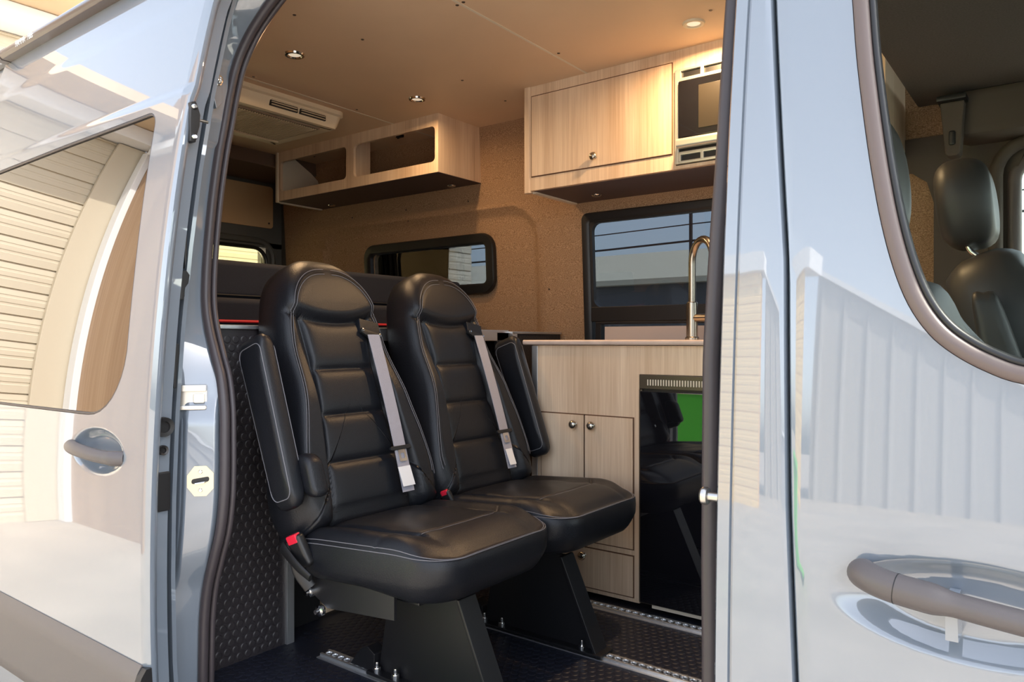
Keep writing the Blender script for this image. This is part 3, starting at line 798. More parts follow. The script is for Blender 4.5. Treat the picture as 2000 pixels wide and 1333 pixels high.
# ---- ceiling: three panels with seams
ceil = structure(MB().box((-3.95, 1.12, 1.052), (-.36, 2.87, 1.07)).build('ceiling', DARKIN))
CZ = 1.04
for (x0, x1) in ((-3.57, -2.6105), (-2.6045, -1.5165), (-1.5105, -.40)):
    MB().box((x0, 1.14, CZ), (x1, 2.826, CZ+.011), .0015).build('ceiling_panel', CEILM, ceil)
for x in (-2.6075, -1.5135): MB().box((x-.0045, 1.14, CZ-.0015), (x+.0045, 2.826, CZ+.0115)).build('seam_strip', EDGE, ceil)
SCREWH = mat('screw_head', (.05, .03, .02), rough=.4)
for (px, py) in ((575, 29), (708, 77), (903, 157), (987, 197), (1388, 20), (905, 4), (893, 10), (1080, 107), (1091, 104), (697, 214), (495, 150)):
    p = PZ(px, py, CZ)
    MB().lathe([(0, -.001), (.005, -.0015), (.006, 0)], p, None, 10).build('screw', SCREWH, ceil)
    MB().lathe([(.006, -.0003), (.011, -.0006), (.013, 0)], p, None, 12).build('screw_dimple', CEILM, ceil)
# rear ceiling step; the unlit rear's shade is put into its dark brown
slab('trim_1', (-3.95, 1.12, .965), (-3.56, 2.85, 1.055), mat('unlit_brown_header', (.13, .085, .06), rough=.85), .01)
# ---- far wall with pressed arch relief
def sdrr(x, z, x0, x1, z0, z1, r):
    cx = (x0+x1)/2; cz = (z0+z1)/2; dx = abs(x-cx)-(x1-x0)/2+r; dz = abs(z-cz)-(z1-z0)/2+r
    return math.hypot(max(dx, 0), max(dz, 0))+min(max(dx, dz), 0)-r
def wall_Y(x, z):
    y = WALLY(z)
    d = sdrr(x, z, -3.53, -1.985, -.8, .640, .17)
    y += .020*(1-sst(-.045, .0, d)) - .008*math.exp(-((d-.006)/.009)**2)
    y += .002*math.exp(-((x+1.915)/.004)**2)
    return y
wl_ = skin('wall_left', [(-3.885, -.93), (-.30, -.93), (-.30, 1.05), (-3.885, 1.05)], [KW, RW], wall_Y, TWEED, None, step=.028, thick=.01, extra=(.648, .636, .62, .602), kx=1.0)
structure(wl_)
for (px, py) in ((1069, 565), (1077, 566), (796, 411), (917, 394), (691, 426), (800, 432)):
    y = 2.84
    p = PY(px, py, y); p.y = wall_Y(p.x, p.z)
    MB().lathe([(0, .0005), (.0045, .0006), (.0045, -.002)], p+Vector((0, -.0005, 0)), Vector((0, -1, 0)).to_track_quat('Z', 'Y'), 10).build('screw_hole', SCREWH, wl_)
# near-side inner wall behind the opening, and cab side closures
slab('wall_right', (-3.95, 1.115, -.93), (-1.90, 1.135, 1.0), TWEED)
# ---- rear doors (inside view)
wr = structure(MB().box((-4.0, 1.1, -.93), (-3.955, 2.9, .02)).box((-4.0, 1.1, .57), (-3.955, 2.9, 1.05)).box((-4.0, 1.88, 0), (-3.955, 2.02, .6)).box((-4.0, 1.1, 0), (-3.955, 1.17, .6)).box((-4.0, 2.745, 0), (-3.955, 2.9, .6)).build('wall_rear', DARKIN))
MB().box((-3.955, 2.86, -.9), (-3.89, 2.89, 1.05)).build('corner_post', DARKIN, wr)
for (y0, y1) in ((2.0, 2.79), (1.13, 1.9)):
    MB().prism(rrect(y0+.02, y1, .69, .945, .02), lambda a, c, t: (t, a, c), -3.955, -3.945).build('upper_panel', TANP, wr, label='tan upper door panel')
    ol = rrect(y0+.0, y1-.045, .13, .565, .09)
    MB().tube([(-3.95, a, c) for a, c in ol], .012, n=8, closed=True).build('window_gasket', BLACK, wr)
    MB().tube([(-3.952, lerp((y0+y1)/2, a, 1.13), lerp(.35, c, 1.2)) for a, c in ol], .02, n=8, closed=True).build('pressed_rib', DARKIN, wr)
    MB().prism(rrect(y0, y1-.045, .0, .565, .085), lambda a, c, t: (t, a, c), -3.985, -3.98).build('rear_window', REARG, wr)
MB().lathe([(0, .002), (.006, .002), (.006, 0)], (-3.944, 2.76, .72), Vector((1, 0, 0)).to_track_quat('Z', 'Y'), 10).build('screw', SCREWH, wr)

# ---- windows in the far wall
def framed_window(name, x0, x1, z0, z1, r, fw, depth, ypl, glass, label):
    """black frame ring as sweep + glass + label, structure"""
    o_ = rrect(x0, x1, z0, z1, r); i_ = rrect(x0+fw, x1-fw, z0+fw, z1-fw, max(.01, r-fw)); n = len(o_); V = []
    for (pl, yo) in ((o_, .012), (o_, -.004), (shrink(o_, .006), -.012), (shrink(i_, -.012), -.014), (i_, -.006), (i_, .03)): V += [(a, ypl(c)+yo, c) for a, c in pl]
    Fq = [(k*n+i, k*n+(i+1) % n, (k+1)*n+(i+1) % n, (k+1)*n+i) for k in range(5) for i in range(n)]
    fr = structure(mesh(name, V, Fq, BLACK, None, 'auto'))
    MB().prism(shrink(i_, -.004), lambda a, c, t: (a, ypl(c)+t, c), .020, .024).build('window_glass', glass, fr)
    return fr
wf = lambda z: WALLY(z)+.002
w1 = framed_window('window_1', -3.175, -2.252, .232, .530, .075, .052, .02, wf, GLASS, '')
w2 = framed_window('window_2', -1.752, -.60, -.05, .565, .03, .040, .02, wf, GLASS, '')
MB().box((-1.71, wf(.1)-.016, .085), (-.64, wf(.1)+.02, .150), .004).build('transom', BLACK, w2)
MB().box((-1.69, wf(.1)-.012, -.03), (-1.66, wf(.1)+.02, .085), .003).build('lower_sash', BLACK, w2)
MB().box((-1.69, wf(.1)-.013, .072), (-.64, wf(.1)+.02, .085), .003).build('lower_sash', BLACK, w2)
MB().prism(rrect(-1.69, -.66, .150, .50, .03), lambda a, c, t: (a, wf(c)+t, c), .010, .019).build
inner = rrect(-1.70, -.655, .150, .518, .035); outr = rrect(-1.714, -.64, .140, .53, .02)
n = len(inner); V = [(a, wf(c)-.004, c) for a, c in outr]+[(a, wf(c)-.002, c) for a, c in inner]+[(a, wf(c)+.02, c) for a, c in inner]
mesh('sash', V, [(k*n+i, k*n+(i+1) % n, (k+1)*n+(i+1) % n, (k+1)*n+i) for k in range(2) for i in range(n)], BLACK, w2, 'auto')

# ---- garage partitions faced with coin rubber, aluminium trims
def partition(y0, y1, label, z1=.035):
    e = empty('storage_partition', (-1.9, (y0+y1)/2, FZ), label, 'partition')
    MB().box((-1.895, y0, FZ), (-1.872, y1, z1)).build('board', COINP, e)
    v, f = coinfield(y0, y1-.004, FZ+.004, z1-.012, .0262, .0112, .0022, lambda a, c, h: (-1.872+h, a, c))
    mb = MB().add(v, f); mb.build('coin_pattern', COINP, e, smooth='auto')
    return e
pa = partition(1.10, 1.365, 'near partition faced with black coin-pattern rubber, left of the seats')
MB().box((-1.90, 1.365, FZ), (-1.862, 1.392, .035), .002).build('corner_trim', ALU, pa)
MB().box((-1.90, 1.10, .033), (-1.862, 1.392, .045), .002).build('top_trim', ALU, pa)
pb_ = empty('storage_partition', (-1.9, 2.66, FZ), 'far partition in black textured rubber with aluminium corner strip, behind the far armrest', 'partition')
FINER = mat('fine_textured_rubber', (0.018, 0.017, 0.019), rough=.45, bump=1.0, bscale=140)
MB().box((-1.895, 2.50, FZ), (-1.872, 2.85, .032)).build('board', FINER, pb_)
MB().box((-1.90, 2.478, FZ), (-1.864, 2.512, .036), .002).build('corner_trim', ALU, pb_)
MB().box((-1.90, 2.478, .030), (-1.864, 2.85, .040), .002).build('top_trim', ALU, pb_)
MB().box((-1.90, 2.40, -.06), (-1.885, 2.48, .036), .002).build('latch_rail', FINER, pb_)
MB().box((-2.4, 2.496, FZ), (-1.90, 2.512, .03)).build('side_board', FINER, pb_)
MB().box((-2.4, 1.375, FZ), (-1.90, 1.388, .03)).build('side_board', FINER, pa)

# ---- bed platform and cushions
bed = empty('bed_platform', (-2.9, 2.0, .0), 'bed platform with black edge across the rear, carrying the dark cushions', 'bed')
MB().box((-3.94, 1.10, .005), (-1.90, 2.85, .035)).build('platform', BLACK, bed)
MB().box((-1.905, 1.39, .0), (-1.885, 2.48, .045), .003).build('front_rail', ALU, bed)
for i, (z0, z1, xx) in enumerate(((.046, .150, -2.32), (.153, .292, -2.42))):
    cu = empty('cushion', (-3.0, 2.0, z0), ('lower navy bed cushion with red piping, lying under the other one', 'upper plain dark navy bed cushion, on top of the pile at the rear')[i], 'cushion', 'dark bed cushions at the rear')
    MB().box((-3.90, 1.13, z0), (xx, 2.80-.0*i, z1), .022, 4).build('cushion_cover', CUSH, cu)
    if i == 0: MB().tube([(xx+.004, 1.14, z0+.022), (xx+.004, 2.79, z0+.022)], .005, n=8).build('piping', REDP, cu)
    else: MB().tube([(xx+.0, 1.15, z0+.012), (xx+.0, 2.79, z0+.012)], .003, n=8).build('piping', SEAM, cu)

# ---- wooden garage cabinet glimpsed below the near seat
gc = empty('storage_cabinet', (-2.2, 2.0, FZ), 'low wooden storage cabinet under the bed, glimpsed behind the seat bases', 'cabinet')
MB().box((-2.5, 1.60, FZ+.0), (-1.98, 2.42, -.25)).build('carcass', WOOD, gc)
d_ = MB().box((-1.98, 1.585, FZ+.012), (-1.955, 2.0, -.26), .003).build('door', WOOD, gc)
for z in (-.80, -.45): MB().box((-1.99, 1.570, z-.03), (-1.955, 1.584, z+.03), .003).build('hinge', STEEL, d_)
MB().box((-1.985, 1.40, FZ), (-1.955, 1.56, -.10)).build('side_panel', BLACK, gc)

# ---- seat tracks
for i, y in enumerate(tracks_y):
    t = empty('floor_track', (-1.2, y, FZ), ('short steel seat track in the floor, nearest the door sill', 'perforated aluminium seat track in the middle of the floor, under the far seat leg', 'perforated aluminium seat track along the kitchen cabinet base')[i], 'seat track', 'floor seat tracks')
    x0, x1 = -1.72, -.36
    b = MB(); b.box((x0, y-.030, FZ), (x1, y+.030, FZ+.0035), .001)
    b.box((x0, y-.018, FZ), (x1, y-.010, FZ+.010), .001); b.box((x0, y+.010, FZ), (x1, y+.018, FZ+.010), .001); b.build('rail', ALU, t)
    MB().box((x0, y-.0098, FZ+.003), (x1, y+.0098, FZ+.0042)).build('slot', BLACK, t)
    sl = MB(); x = x0+.02
    while x < x1-.01: sl.lathe([(.0075, 0), (.0085, .004), (.011, .0045), (.011, 0)], (x, y, FZ+.006), None, 10); x += .025
    sl.build('perforations', ALU, t)

# =================================================================== SEATS
TILT = math.atan2(.25, .75); ct, stt = math.cos(TILT), math.sin(TILT)
BX, BZ = -1.545, -.50            # foot of the backrest front face
BTOP = .012
HW = [(-.50, .205), (-.485, .235), (-.46, .250), (-.40, .258), (-.30, .240), (-.20, .216), (-.10, .199), (0, .189), (.06, .182), (.11, .170), (.155, .157), (.19, .138), (.218, .112), (.238, .080), (.248, .045)]
LB = .75/ct
def outline_back():
    r = [(hw, (z+.5)/ct) for z, hw in HW]; l = [(-a, b_) for a, b_ in reversed(r)]
    pts = r+[(0, LB)]+l
    P = catmull([(a, b_, 0) for a, b_ in pts], 4, True); P = evenly([(p[0], p[1]) for p in P], 220)
    return [(p[0], p[1]) for p in P]
SEAMS = [-.452, -.330, -.205, -.080]
def headseam(y): return .050+.035*(abs(y)/.17)**2.2
def pw(z): return interp([(-.5, .150), (-.40, .140), (-.2, .118), (-.05, .112), (.06, .122)], z)
def bdisp(y, b_):
    z = b_*ct-.5; d = 0; hs = headseam(y); ay = abs(y)
    if z > hs:
        t = min(1, (z-hs)/.03); d += .028*(t*(2-t))*(1-.35*sst(.10, .24, z)); d -= .0
    else:
        wv = pw(z); g = math.exp(-((ay-wv)/.006)**2); d -= .008*g
        if ay < wv:
            lim = SEAMS+[hs]; lo = max([s for s in lim if s <= z], default=-.5); hi = min([s for s in lim if s > z], default=hs)
            t = (z-lo)/(hi-lo); e = min(t, 1-t)*(hi-lo); ey = wv-ay
            d += .013*(1-math.exp(-e/.011))*(1-math.exp(-ey/.012))
        else:
            ey = min(1, (ay-wv)/.03)
            bol = .012+.030*(1-sst(-.18, .0, z))
            d += bol*sst(0, 1, ey)*(1-.3*sst(.20, .26, ay))
        d -= .010*math.exp(-((z-hs)/.008)**2)*0
        d += .004*sst(hs-.06, hs, z)*0
    return d
def cush_outline():
    pts = rrect(-.255, .265, -.242, .242, (.105, .06, .06, .105), 10)
    return [(p[0], p[1]) for p in evenly(pts, 220)]
def cdisp(x, y):
    ay = abs(y); d = .0
    fx = sst(.10, .27, x)
    d -= .045*fx*fx                                     # waterfall front
    xs = .105-.9*max(0, ay-.10)**1.2                      # curved cross seam
    side = .150
    if ay < side: d += .010*(1-math.exp(-(side-ay)/.02))*(1-fx*.5)
    d -= .007*math.exp(-((ay-side)/.005)**2)*(1-sst(.12, .16, x))
    if ay < .235: d -= .0035*math.exp(-((x-xs-.03)/.0045)**2)
    d += .012*sst(.15, .22, ay)*(1-sst(.10, .2, x))
    d += .0025*math.sin(38*x+9*y+2*math.sin(20*y))*math.exp(-((x+.02)/.12)**2)*(1-sst(.1, .2, ay))
    d -= .012*math.exp(-((x+.23)/.05)**2)
    return d
def make_seat(yc):
    root = empty('passenger_seat', (-1.35, yc, FZ), '', 'seat', 'pair of black leather passenger seats')
    CT = .136
    bf = lambda a, b_, c: Vector((BX-b_*stt+(c-CT/2)*ct, yc+a, BZ+b_*ct+(c-CT/2)*stt))
    ob = outline_back()
    pillow('backrest', ob, CT, .044, bf, LEATHER, root, dispF=bdisp, R=.235, M=96, centre=(0, .36), nphi=12)
    # seams/stitching drawn as thin threads lying on the leather
    def thr(pts, name, m, r=.0011, dd=0.0): MB().tube([bf(a, b_, CT/2+bdisp(a, b_)+dd) for a, b_ in pts], r, n=6).build(name, m, root)
    for sgn in (-1, 1):
        for q, mm in ((.885, STITCH), (.865, SEAM), (.85, STITCH)):
            pts = [(a*q, .36+(b_-.36)*q) for a, b_ in ob if a*sgn > .012 and b_ > .06]
            pts.sort(key=lambda p: p[1]); thr(pts, 'stitching', mm, .0009, .0002)
    hsn = [(y, (headseam(y)+.5)/ct-.003) for y in [lerp(-.155, .155, k/40) for k in range(41)]]
    thr(hsn, 'seam', SEAM, .0014)
    for s_ in SEAMS: thr([(y, (s_+.5)/ct) for y in [lerp(-pw(s_), pw(s_), k/20) for k in range(21)]], 'seam', SEAM, .0014)
    # lower side gusset
    # cushion
    tl = math.radians(4)
    cf = lambda a, b_, c: Vector((-1.355+a*math.cos(tl)-c*math.sin(tl)*0, yc+b_, -.530+a*math.sin(tl)+c))
    pillow('seat_cushion', cush_outline(), .125, .048, cf, LEATHER, root, dispF=cdisp, dispB=lambda x, y: .018*sst(-.05, .2, x), R=.25, M=80, nphi=14)
    oc = cush_outline()
    for q in (.985, .968):
        pts = [(a*q, b_*q) for a, b_ in oc]
        def zc(a, b_): 
            r_ = q; ph = math.acos(max(-1, min(1, 1-(1-r_)*.25/.048))); return (.0625-.048)+.048*math.sin(ph)
        MB().tube([cf(a, b_, zc(a, b_)+.0006+cdisp(a, b_)*sst(0, .12, (1-q)+.02)) for a, b_ in pts], .0010, n=6, closed=True).build('stitching', STITCH, root)
    pts = [(.135-.9*max(0, abs(y)-.10)**1.2, y) for y in [lerp(-.20, .20, k/40) for k in range(41)]]
    MB().tube([cf(a, b_, .0625+cdisp(a, b_)+.0004) for a, b_ in pts], .0009, n=6).build('seam', STITCH, root)
    # belt: guide, webbing, tongue, label
    yb_ = .112
    gb = (.02+.5)/ct
    gd = MB(); gp = [(yb_-.035, gb+.012), (yb_+.035, gb-.006), (yb_+.037, gb-.016), (yb_-.01, gb-.018), (yb_-.037, gb+.0)]
    gd.prism(gp, lambda a, c, t: bf(a, c, CT/2+.014+t), 0, .012, .003); g_ = gd.build('belt_guide', BLACK, root)
    for a in (-.030, .032): MB().lathe([(0, .004), (.004, .003), (.005, 0)], bf(yb_+a, gb+.006-(a+.03)*.28, CT/2+.026), Vector((ct, 0, stt)).to_track_quat('Z', 'Y'), 10).build('guide_screw', CHROME, g_)
    # guide tab in leather above
    MB().prism([(yb_-.035, gb+.004), (yb_+.04, gb-.012), (yb_+.045, gb+.03), (yb_-.03, gb+.045)], lambda a, c, t: bf(a, c, CT/2+.010+t), -.01, .010, .003).build('guide_flap', LEATHER, root)
    def strap(b0, b1, wd, o0=.016, o1=.020):
        V = []; N_ = 24
        for k in range(N_+1):
            t = k/N_; bb = lerp(b0, b1, t); oo = lerp(o0, o1, t)+.006*math.sin(PI*t)
            base = max(bdisp(yb_-.02, bb), bdisp(yb_+.02, bb))
            for (da, dc) in ((-wd, 0), (wd, 0), (wd, .0022), (-wd, .0022)): V.append(bf(yb_+da-.006*t, bb, CT/2+.016+oo+dc))
        return V, [(k*4+j, k*4+(j+1) % 4, (k+1)*4+(j+1) % 4, (k+1)*4+j) for k in range(N_) for j in range(4)]+[(0, 1, 2, 3), (N_*4, N_*4+1, N_*4+2, N_*4+3)]
    V, Fq = strap(gb-.012, .06, .0225); mesh('belt_webbing', V, Fq, BELT, root, False, 'grey belt webbing')
    tb = .185
    tg = MB().prism(rrect(yb_-.045, yb_+.036, tb-.004, tb+.008, .005, 4), lambda a, c, t: bf(a, c, CT/2+.038+t), 0, .008, .002).build('belt_tongue', BLACK, root)
    pl = rrect(yb_-.020, yb_+.010, tb-.038, tb-.004, .004, 3)
    pin_ = rrect(yb_-.012, yb_+.002, tb-.030, tb-.014, .003, 3)
    n_ = len(pl); V = [bf(a, c, CT/2+.042) for a, c in pl]+[bf(a, c, CT/2+.042) for a, c in pin_]+[bf(a, c, CT/2+.045) for a, c in pl]+[bf(a, c, CT/2+.045) for a, c in pin_]
    Fq = []
    for i in range(n_):
        j = (i+1) % n_; Fq += [(i, j, n_+j, n_+i), (2*n_+i, 2*n_+j, 3*n_+j, 3*n_+i), (i, j, 2*n_+j, 2*n_+i), (n_+i, n_+j, 3*n_+j, 3*n_+i)]
    mesh('tongue_plate', V, Fq, CHROME, tg, False)
    return root, bf, CT, yb_, tb, cf
YC = 1.430; PIT = .495
seat1, bf, CT, yb_, tb, cf = make_seat(YC)
def copy_tree(o, parent=None):
    c = o.copy(); C.objects.link(c); c.parent = parent
    for ch in list(o.children): copy_tree(ch, c)
    return c
# pedestal leg (shared shape)
def leg(root, yc, w0):
    pts = [(-1.46, -.63), (-1.20, -.63), (-1.085, -.885), (-1.10, FZ+.012), (-1.50, FZ+.012), (-1.475, -.75)]
    b = MB().prism(pts, lambda a, c, t: (a, yc+t, c), -.006, .006, .001); l = b.build('pedestal_leg', POWDER, root)
    fl = MB().prism([(-1.205, -.63), (-1.195, -.63), (-1.080, -.885), (-1.090, -.885)], lambda a, c, t: (a, yc+t, c), -.03, .035, .002).build('leg_flange', POWDER, l)
    ft = MB().box((-1.52, yc-.035, FZ+.006), (-1.06, yc+.035, FZ+.016), .003).build('foot_plate', POWDER, root)
    for x in (-1.49, -1.42, -1.13):
        MB().lathe([(0, .026), (.004, .026), (.005, .022), (.005, .014), (.010, .013), (.011, .010), (.011, 0)], (x, yc-.022, FZ+.016), None, 12).build('foot_bolt', CHROME, ft)
    MB().prism([(-1.60, FZ+.010), (-1.50, FZ+.010), (-1.50, FZ+.06), (-1.53, FZ+.075), (-1.56, FZ+.06)], lambda a, c, t: (a, yc+t, c), -.022, .022, .004).build('track_lock', POWDER, root)
    return l
leg(seat1, 1.40, 0)
b = MB().box((-1.50, YC-.17, -.620), (-1.22, YC+.18, -.575), .004); b.build('seat_frame', POWDER, seat1)
seat2 = copy_tree(seat1); seat2.location = (-1.35, YC+PIT, FZ)
seat1['label'] = 'near black leather seat beside the door opening, armrest raised on its left'
seat2['label'] = 'far black leather seat beside the kitchen cabinet, armrest raised on its right'
for o in seat2.children:
    if o.name.startswith(('pedestal_leg', 'foot_plate', 'track_lock')): o.location.y -= .04
# own parts: armrests
def armrest(root, y0, y1, yseat):
    # slab in (along back, depth) plane, thickness in Y
    P = evenly([(a*(.80+.2*c/.47), c) for a, c in rrect(-.058, .050, -.01, .474, (.025, .025, .03, .03), 8)], 140)
    def fr(a, c, t): return Vector((-1.528-c*.33/1.0-(a*-1)*.94-.01, (y0+y1)/2+t, -.405+c*.875+a*.33))
    def dd(a, c): return .004*(1-math.exp(-abs(c-.26)/.01))
    o = pillow('armrest', [(p[0], p[1]) for p in P], abs(y1-y0), .020, fr, LEATHER, root, R=.05, M=14, centre=(0, .23), nphi=10, dispF=None)
    for t in (-1, 1):
        MB().tube([fr(p[0]*.885, .23+(p[1]-.23)*.885, t*(abs(y1-y0)/2-.0055)) for p in P], .0012, n=6, closed=True).build('piping', STITCH, o)
    return o
armrest(seat1, YC-.315, YC-.262, YC)
def arm_hub(root, y):
    P_ = evenly(rrect(-.030, .030, 0, .115, .022), 60)
    pillow('armrest_pad', [(p[0], p[1]) for p in P_], .05, .018, lambda a, c, t: Vector((-1.497-c*.33+a, y+t, -.385+c*.9)), LEATHER, root, R=.04, M=8, centre=(0, .057), nphi=8)
arm_hub(seat1, YC-.245)
armrest(seat2, YC+PIT+.262, YC+PIT+.315, YC+PIT)
def lever(root, y):
    b = MB().tube(catmull([(-1.60, y, -.525), (-1.585, y-.004, -.53), (-1.53, y-.010, -.555), (-1.48, y-.010, -.575)], 5), lambda t: .018-.008*t, n=14, sx=.5)
    o = b.build('recline_lever', BLACK, root); return o
lever(seat1, YC-.268)
# red buckle at the near side of seat 1
def buckle(root, x, y, z, s=1.0):
    R_ = Matrix.Rotation(math.radians(-22), 3, 'Y')@Matrix.Rotation(math.radians(12), 3, 'X')
    b = MB().box((x-.026*s, y-.013*s, z-.085*s), (x+.026*s, y+.013*s, z), .010*s, 3, rot=R_, piv=(x, y, z)).build('buckle', BLACK, root)
    MB().box((x-.020*s, y-.0135*s, z-.022*s), (x+.020*s, y+.005*s, z+.003*s), .004, 2, rot=R_, piv=(x, y, z)).build('release_button', RED, b, label='red release button')
    MB().box((x-.012*s, y-.002, z-.005), (x+.013*s, y+.010, z+.0045), .001, 1, rot=R_, piv=(x, y, z)).build('buckle_slot', BLACK, b)
    return b
buckle(seat1, -1.565, YC-.262, -.487)
MB().tube(catmull([(-1.562, YC-.258, -.55), (-1.555, YC-.25, -.585), (-1.535, YC-.235, -.62)], 4), .016, n=10, sx=.4).build('buckle_stalk', BLACK, seat1)
buckle(seat2, -1.53, YC+PIT-.235, -.455, .7)
# side mounting bar of the near seat
b = MB().prism([(-1.62, -.565), (-1.50, -.600), (-1.262, -.585), (-1.262, -.650), (-1.50, -.672), (-1.56, -.645), (-1.64, -.59)], lambda a, c, t: (a, YC-.205+t, c), -.005, .005, .001)
bar = b.build('side_bar', POWDER, seat1)
MB().lathe([(0, .022), (.006, .022), (.007, .012), (.014, .010), (.014, 0)], (-1.56, YC-.21, -.64), Vector((0, -1, 0)).to_track_quat('Z', 'Y'), 14).build('bar_bolt', CHROME, bar)
MB().lathe([(0, .022), (.006, .022), (.007, .012), (.014, .010), (.014, 0)], (-1.52, YC-.21, -.68), Vector((0, -1, 0)).to_track_quat('Z', 'Y'), 14).build('bar_bolt', CHROME, bar)
# white label tags on the belts
def tagon(root, dy, b0, b1, w_):
    V = [bf(yb_-w_-.006, b0, CT/2+.046), bf(yb_+w_-.006, b0, CT/2+.046), bf(yb_+w_-.008, b1, CT/2+.044), bf(yb_-w_-.008, b1, CT/2+.044)]
    V += [v+Vector((-.002, 0, 0)) for v in V]; V = [v+Vector((0, dy, 0)) for v in V]
    o = mesh('belt_label', V, [(0, 1, 2, 3), (7, 6, 5, 4), (0, 4, 5, 1), (1, 5, 6, 2), (2, 6, 7, 3), (3, 7, 4, 0)], LABELW, root, False, 'white paper belt label')
    return o
tagon(seat1, 0, .075, .132, .0235)
tagon(seat2, PIT, .07, .125, .017)
for (rt, dy) in ((seat1, 0), (seat2, PIT)):
    MB().lathe([(0, .004), (.004, .004), (.007, .002), (.007, -.004)], bf(-.150, .105, CT/2+bdisp(-.150, .105)+.001)+Vector((0, dy, 0)), Vector((ct, 0, stt)).to_track_quat('Z', 'Y'), 14).build('snap_button', CHROME, rt)

# =================================================================== KITCHEN
GX0, GX1, GY = -1.612, -.46, 2.27
gal = empty('kitchen_cabinet', (-1.05, 2.5, FZ), 'pale elm base cabinet with two doors and drawers, behind the far seat', 'cabinet')
FX = -1.168
def gp(px, py): return PY(px, py, GY)
b = MB()
b.box((GX0, GY, -.885), (FX-.005, GY+.018, -.016))                  # front panel left of fridge
b.box((FX-.005, GY, -.112), (GX1, GY+.018, -.016)).box((-.60, GY, -.885), (GX1, GY+.018, -.112))
b.box((GX0, GY+.018, -.885), (GX0+.018, 2.86, -.016)).box((FX-.02, GY+.02, -.885), (FX-.005, 2.85, -.02)).box((GX1-.018, GY, -.885), (GX1, 2.86, -.016))
b.box((GX0, GY+.02, -.888), (GX1, 2.86, -.87))
b.build('carcass', WOOD, gal)
MB().box((GX0-.004, GY-.004, -.885), (GX0+.022, GY+.003, -.017), .002).build('corner_trim', ALU, gal)
MB().box((GX0+.02, GY+.06, FZ), (GX1, GY+.075, -.885)).build('plinth', BLACK, gal)
def door(x0, x1, z0, z1, name, par, knob=None, m=WOOD, y=GY):
    MB().box((x0-.004, y-.0012, z0-.004), (x1+.004, y-.0002, z1+.004)).build('shadow_gap', WOODD, par)
    d = MB().box((x0, y-.0050, z0), (x1, y-.0005, z1), .0015).build(name, m, par)
    if knob:
        kb = MB(); kb.lathe([(0, .026), (.008, .0255), (.0135, .022), (.0155, .017), (.014, .012), (.007, .009), (.0055, .003), (.009, 0)], (knob[0], y-.005, knob[1]), Vector((0, -1, 0)).to_track_quat('Z', 'Y'), 24)
        kb.build('knob', NICKEL, d, label='round satin nickel knob')
    return d
door(-1.572, -1.3905, -.600, -.263, 'door', gal, (-1.426, -.297)) if False else door(-1.572, -1.3905, -.535, -.263, 'door', gal, (-1.426, -.297))
door(-1.3855, -1.196, -.535, -.263, 'door', gal, (-1.352, -.297))
door(-1.572, -1.196, -.706, -.572, 'drawer', gal, (-1.388, -.60))
door(-1.572, -1.196, -.868, -.731, 'drawer', gal, (-1.388, -.757))
wt = MB().prism(rrect(2.245, 2.865, -.014, .004, .007, 4), lambda a, c, t: (t, a, c), GX0-.03, GX1+.01).build('worktop', WORK, None)
tag(wt, 'pinkish pale laminate worktop on the kitchen base cabinet, under the tap', 'worktop')
bs = MB().box((-1.63, 2.83, .004), (-.70, 2.845, .062), .002).build('backsplash', mat('pale_board', (.60, .50, .44), rough=.5), None)
tag(bs, 'low pale backsplash board standing on the worktop below the window', 'backsplash')
# fridge
fr = empty('fridge', (-.9, 2.5, FZ), 'glossy black fridge built into the kitchen cabinet, vent grille on top', 'fridge')
MB().box((FX+.005, GY+.0, -.880), (-.61, 2.80, -.118)).build('body', BLACK, fr)
b = MB().box((FX, GY-.012, -.160), (-.61, GY+.002, -.113), .002); gr = b.build('vent_grille', BROWNM, fr)
sl = MB(); x = FX+.030
while x < -.64: sl.box((x, GY-.0135, -.148), (x+.0045, GY-.011, -.128), .0008, 1); x += .0095
sl.build('vent_slots', EDGE, gr)
MB().box((FX, GY-.014, -.875), (FX+.012, GY+.0, -.162), .002).build('side_frame', BROWNM, fr)
d = MB().box((FX+.014, GY-.034, -.868), (-.615, GY-.012, -.166), .003).build('fridge_door', GBLACK, fr)
MB().box((FX+.05, GY-.02, -.884), (-.61, GY-.002, -.872), .002).build('bottom_trim', EDGE, fr)
# tap
tp = empty('kitchen_tap', (-1.128, 2.60, .004), 'tall brushed nickel gooseneck tap on the worktop', 'tap')
arc = [Vector((-1.128, 2.60, .004)), Vector((-1.128, 2.60, .28))]
adir = Vector((.80, -.60, 0)); R_ = .072
ap = [Vector((-1.128, 2.60, z)) for z in (.01, .10, .18, .28)]+[Vector((-1.128, 2.60, .29))+adir*R_*(1-math.cos(a))+Vector((0, 0, R_*1.05*math.sin(a))) for a in [PI*k/14 for k in range(0, 15)]]+[Vector((-1.128, 2.60, z))+adir*2*R_ for z in (.25, .20)]
MB().tube(ap, .0135, n=20).build('spout', NICKEL, tp)
MB().lathe([(.0, 0), (.026, 0), (.026, .008), (.021, .012), (.0205, .135), (.018, .14), (0, .14)], (-1.128, 2.60, .004), None, 28).build('base', NICKEL, tp)
MB().lathe([(0, 0), (.014, 0), (.017, .03), (.017, .09), (.012, .10), (0, .1)], Vector((-1.128, 2.60, .115))+adir*2*R_, None, 20).build('spray_head', NICKEL, tp)
MB().cyl((-1.128, 2.60, .085), Vector((-1.128, 2.60, .085))+Vector((.75, -.2, .0))*.09, .014, n=18, bev=.002).build('lever', NICKEL, tp)
MB().tube([Vector((-1.128, 2.60, .085))+Vector((.75, -.2, 0))*t_ + Vector((0, 0, (t_-.08)*.4)) for t_ in (.085, .12, .18)], .004, n=8).build('lever_rod', NICKEL, tp)

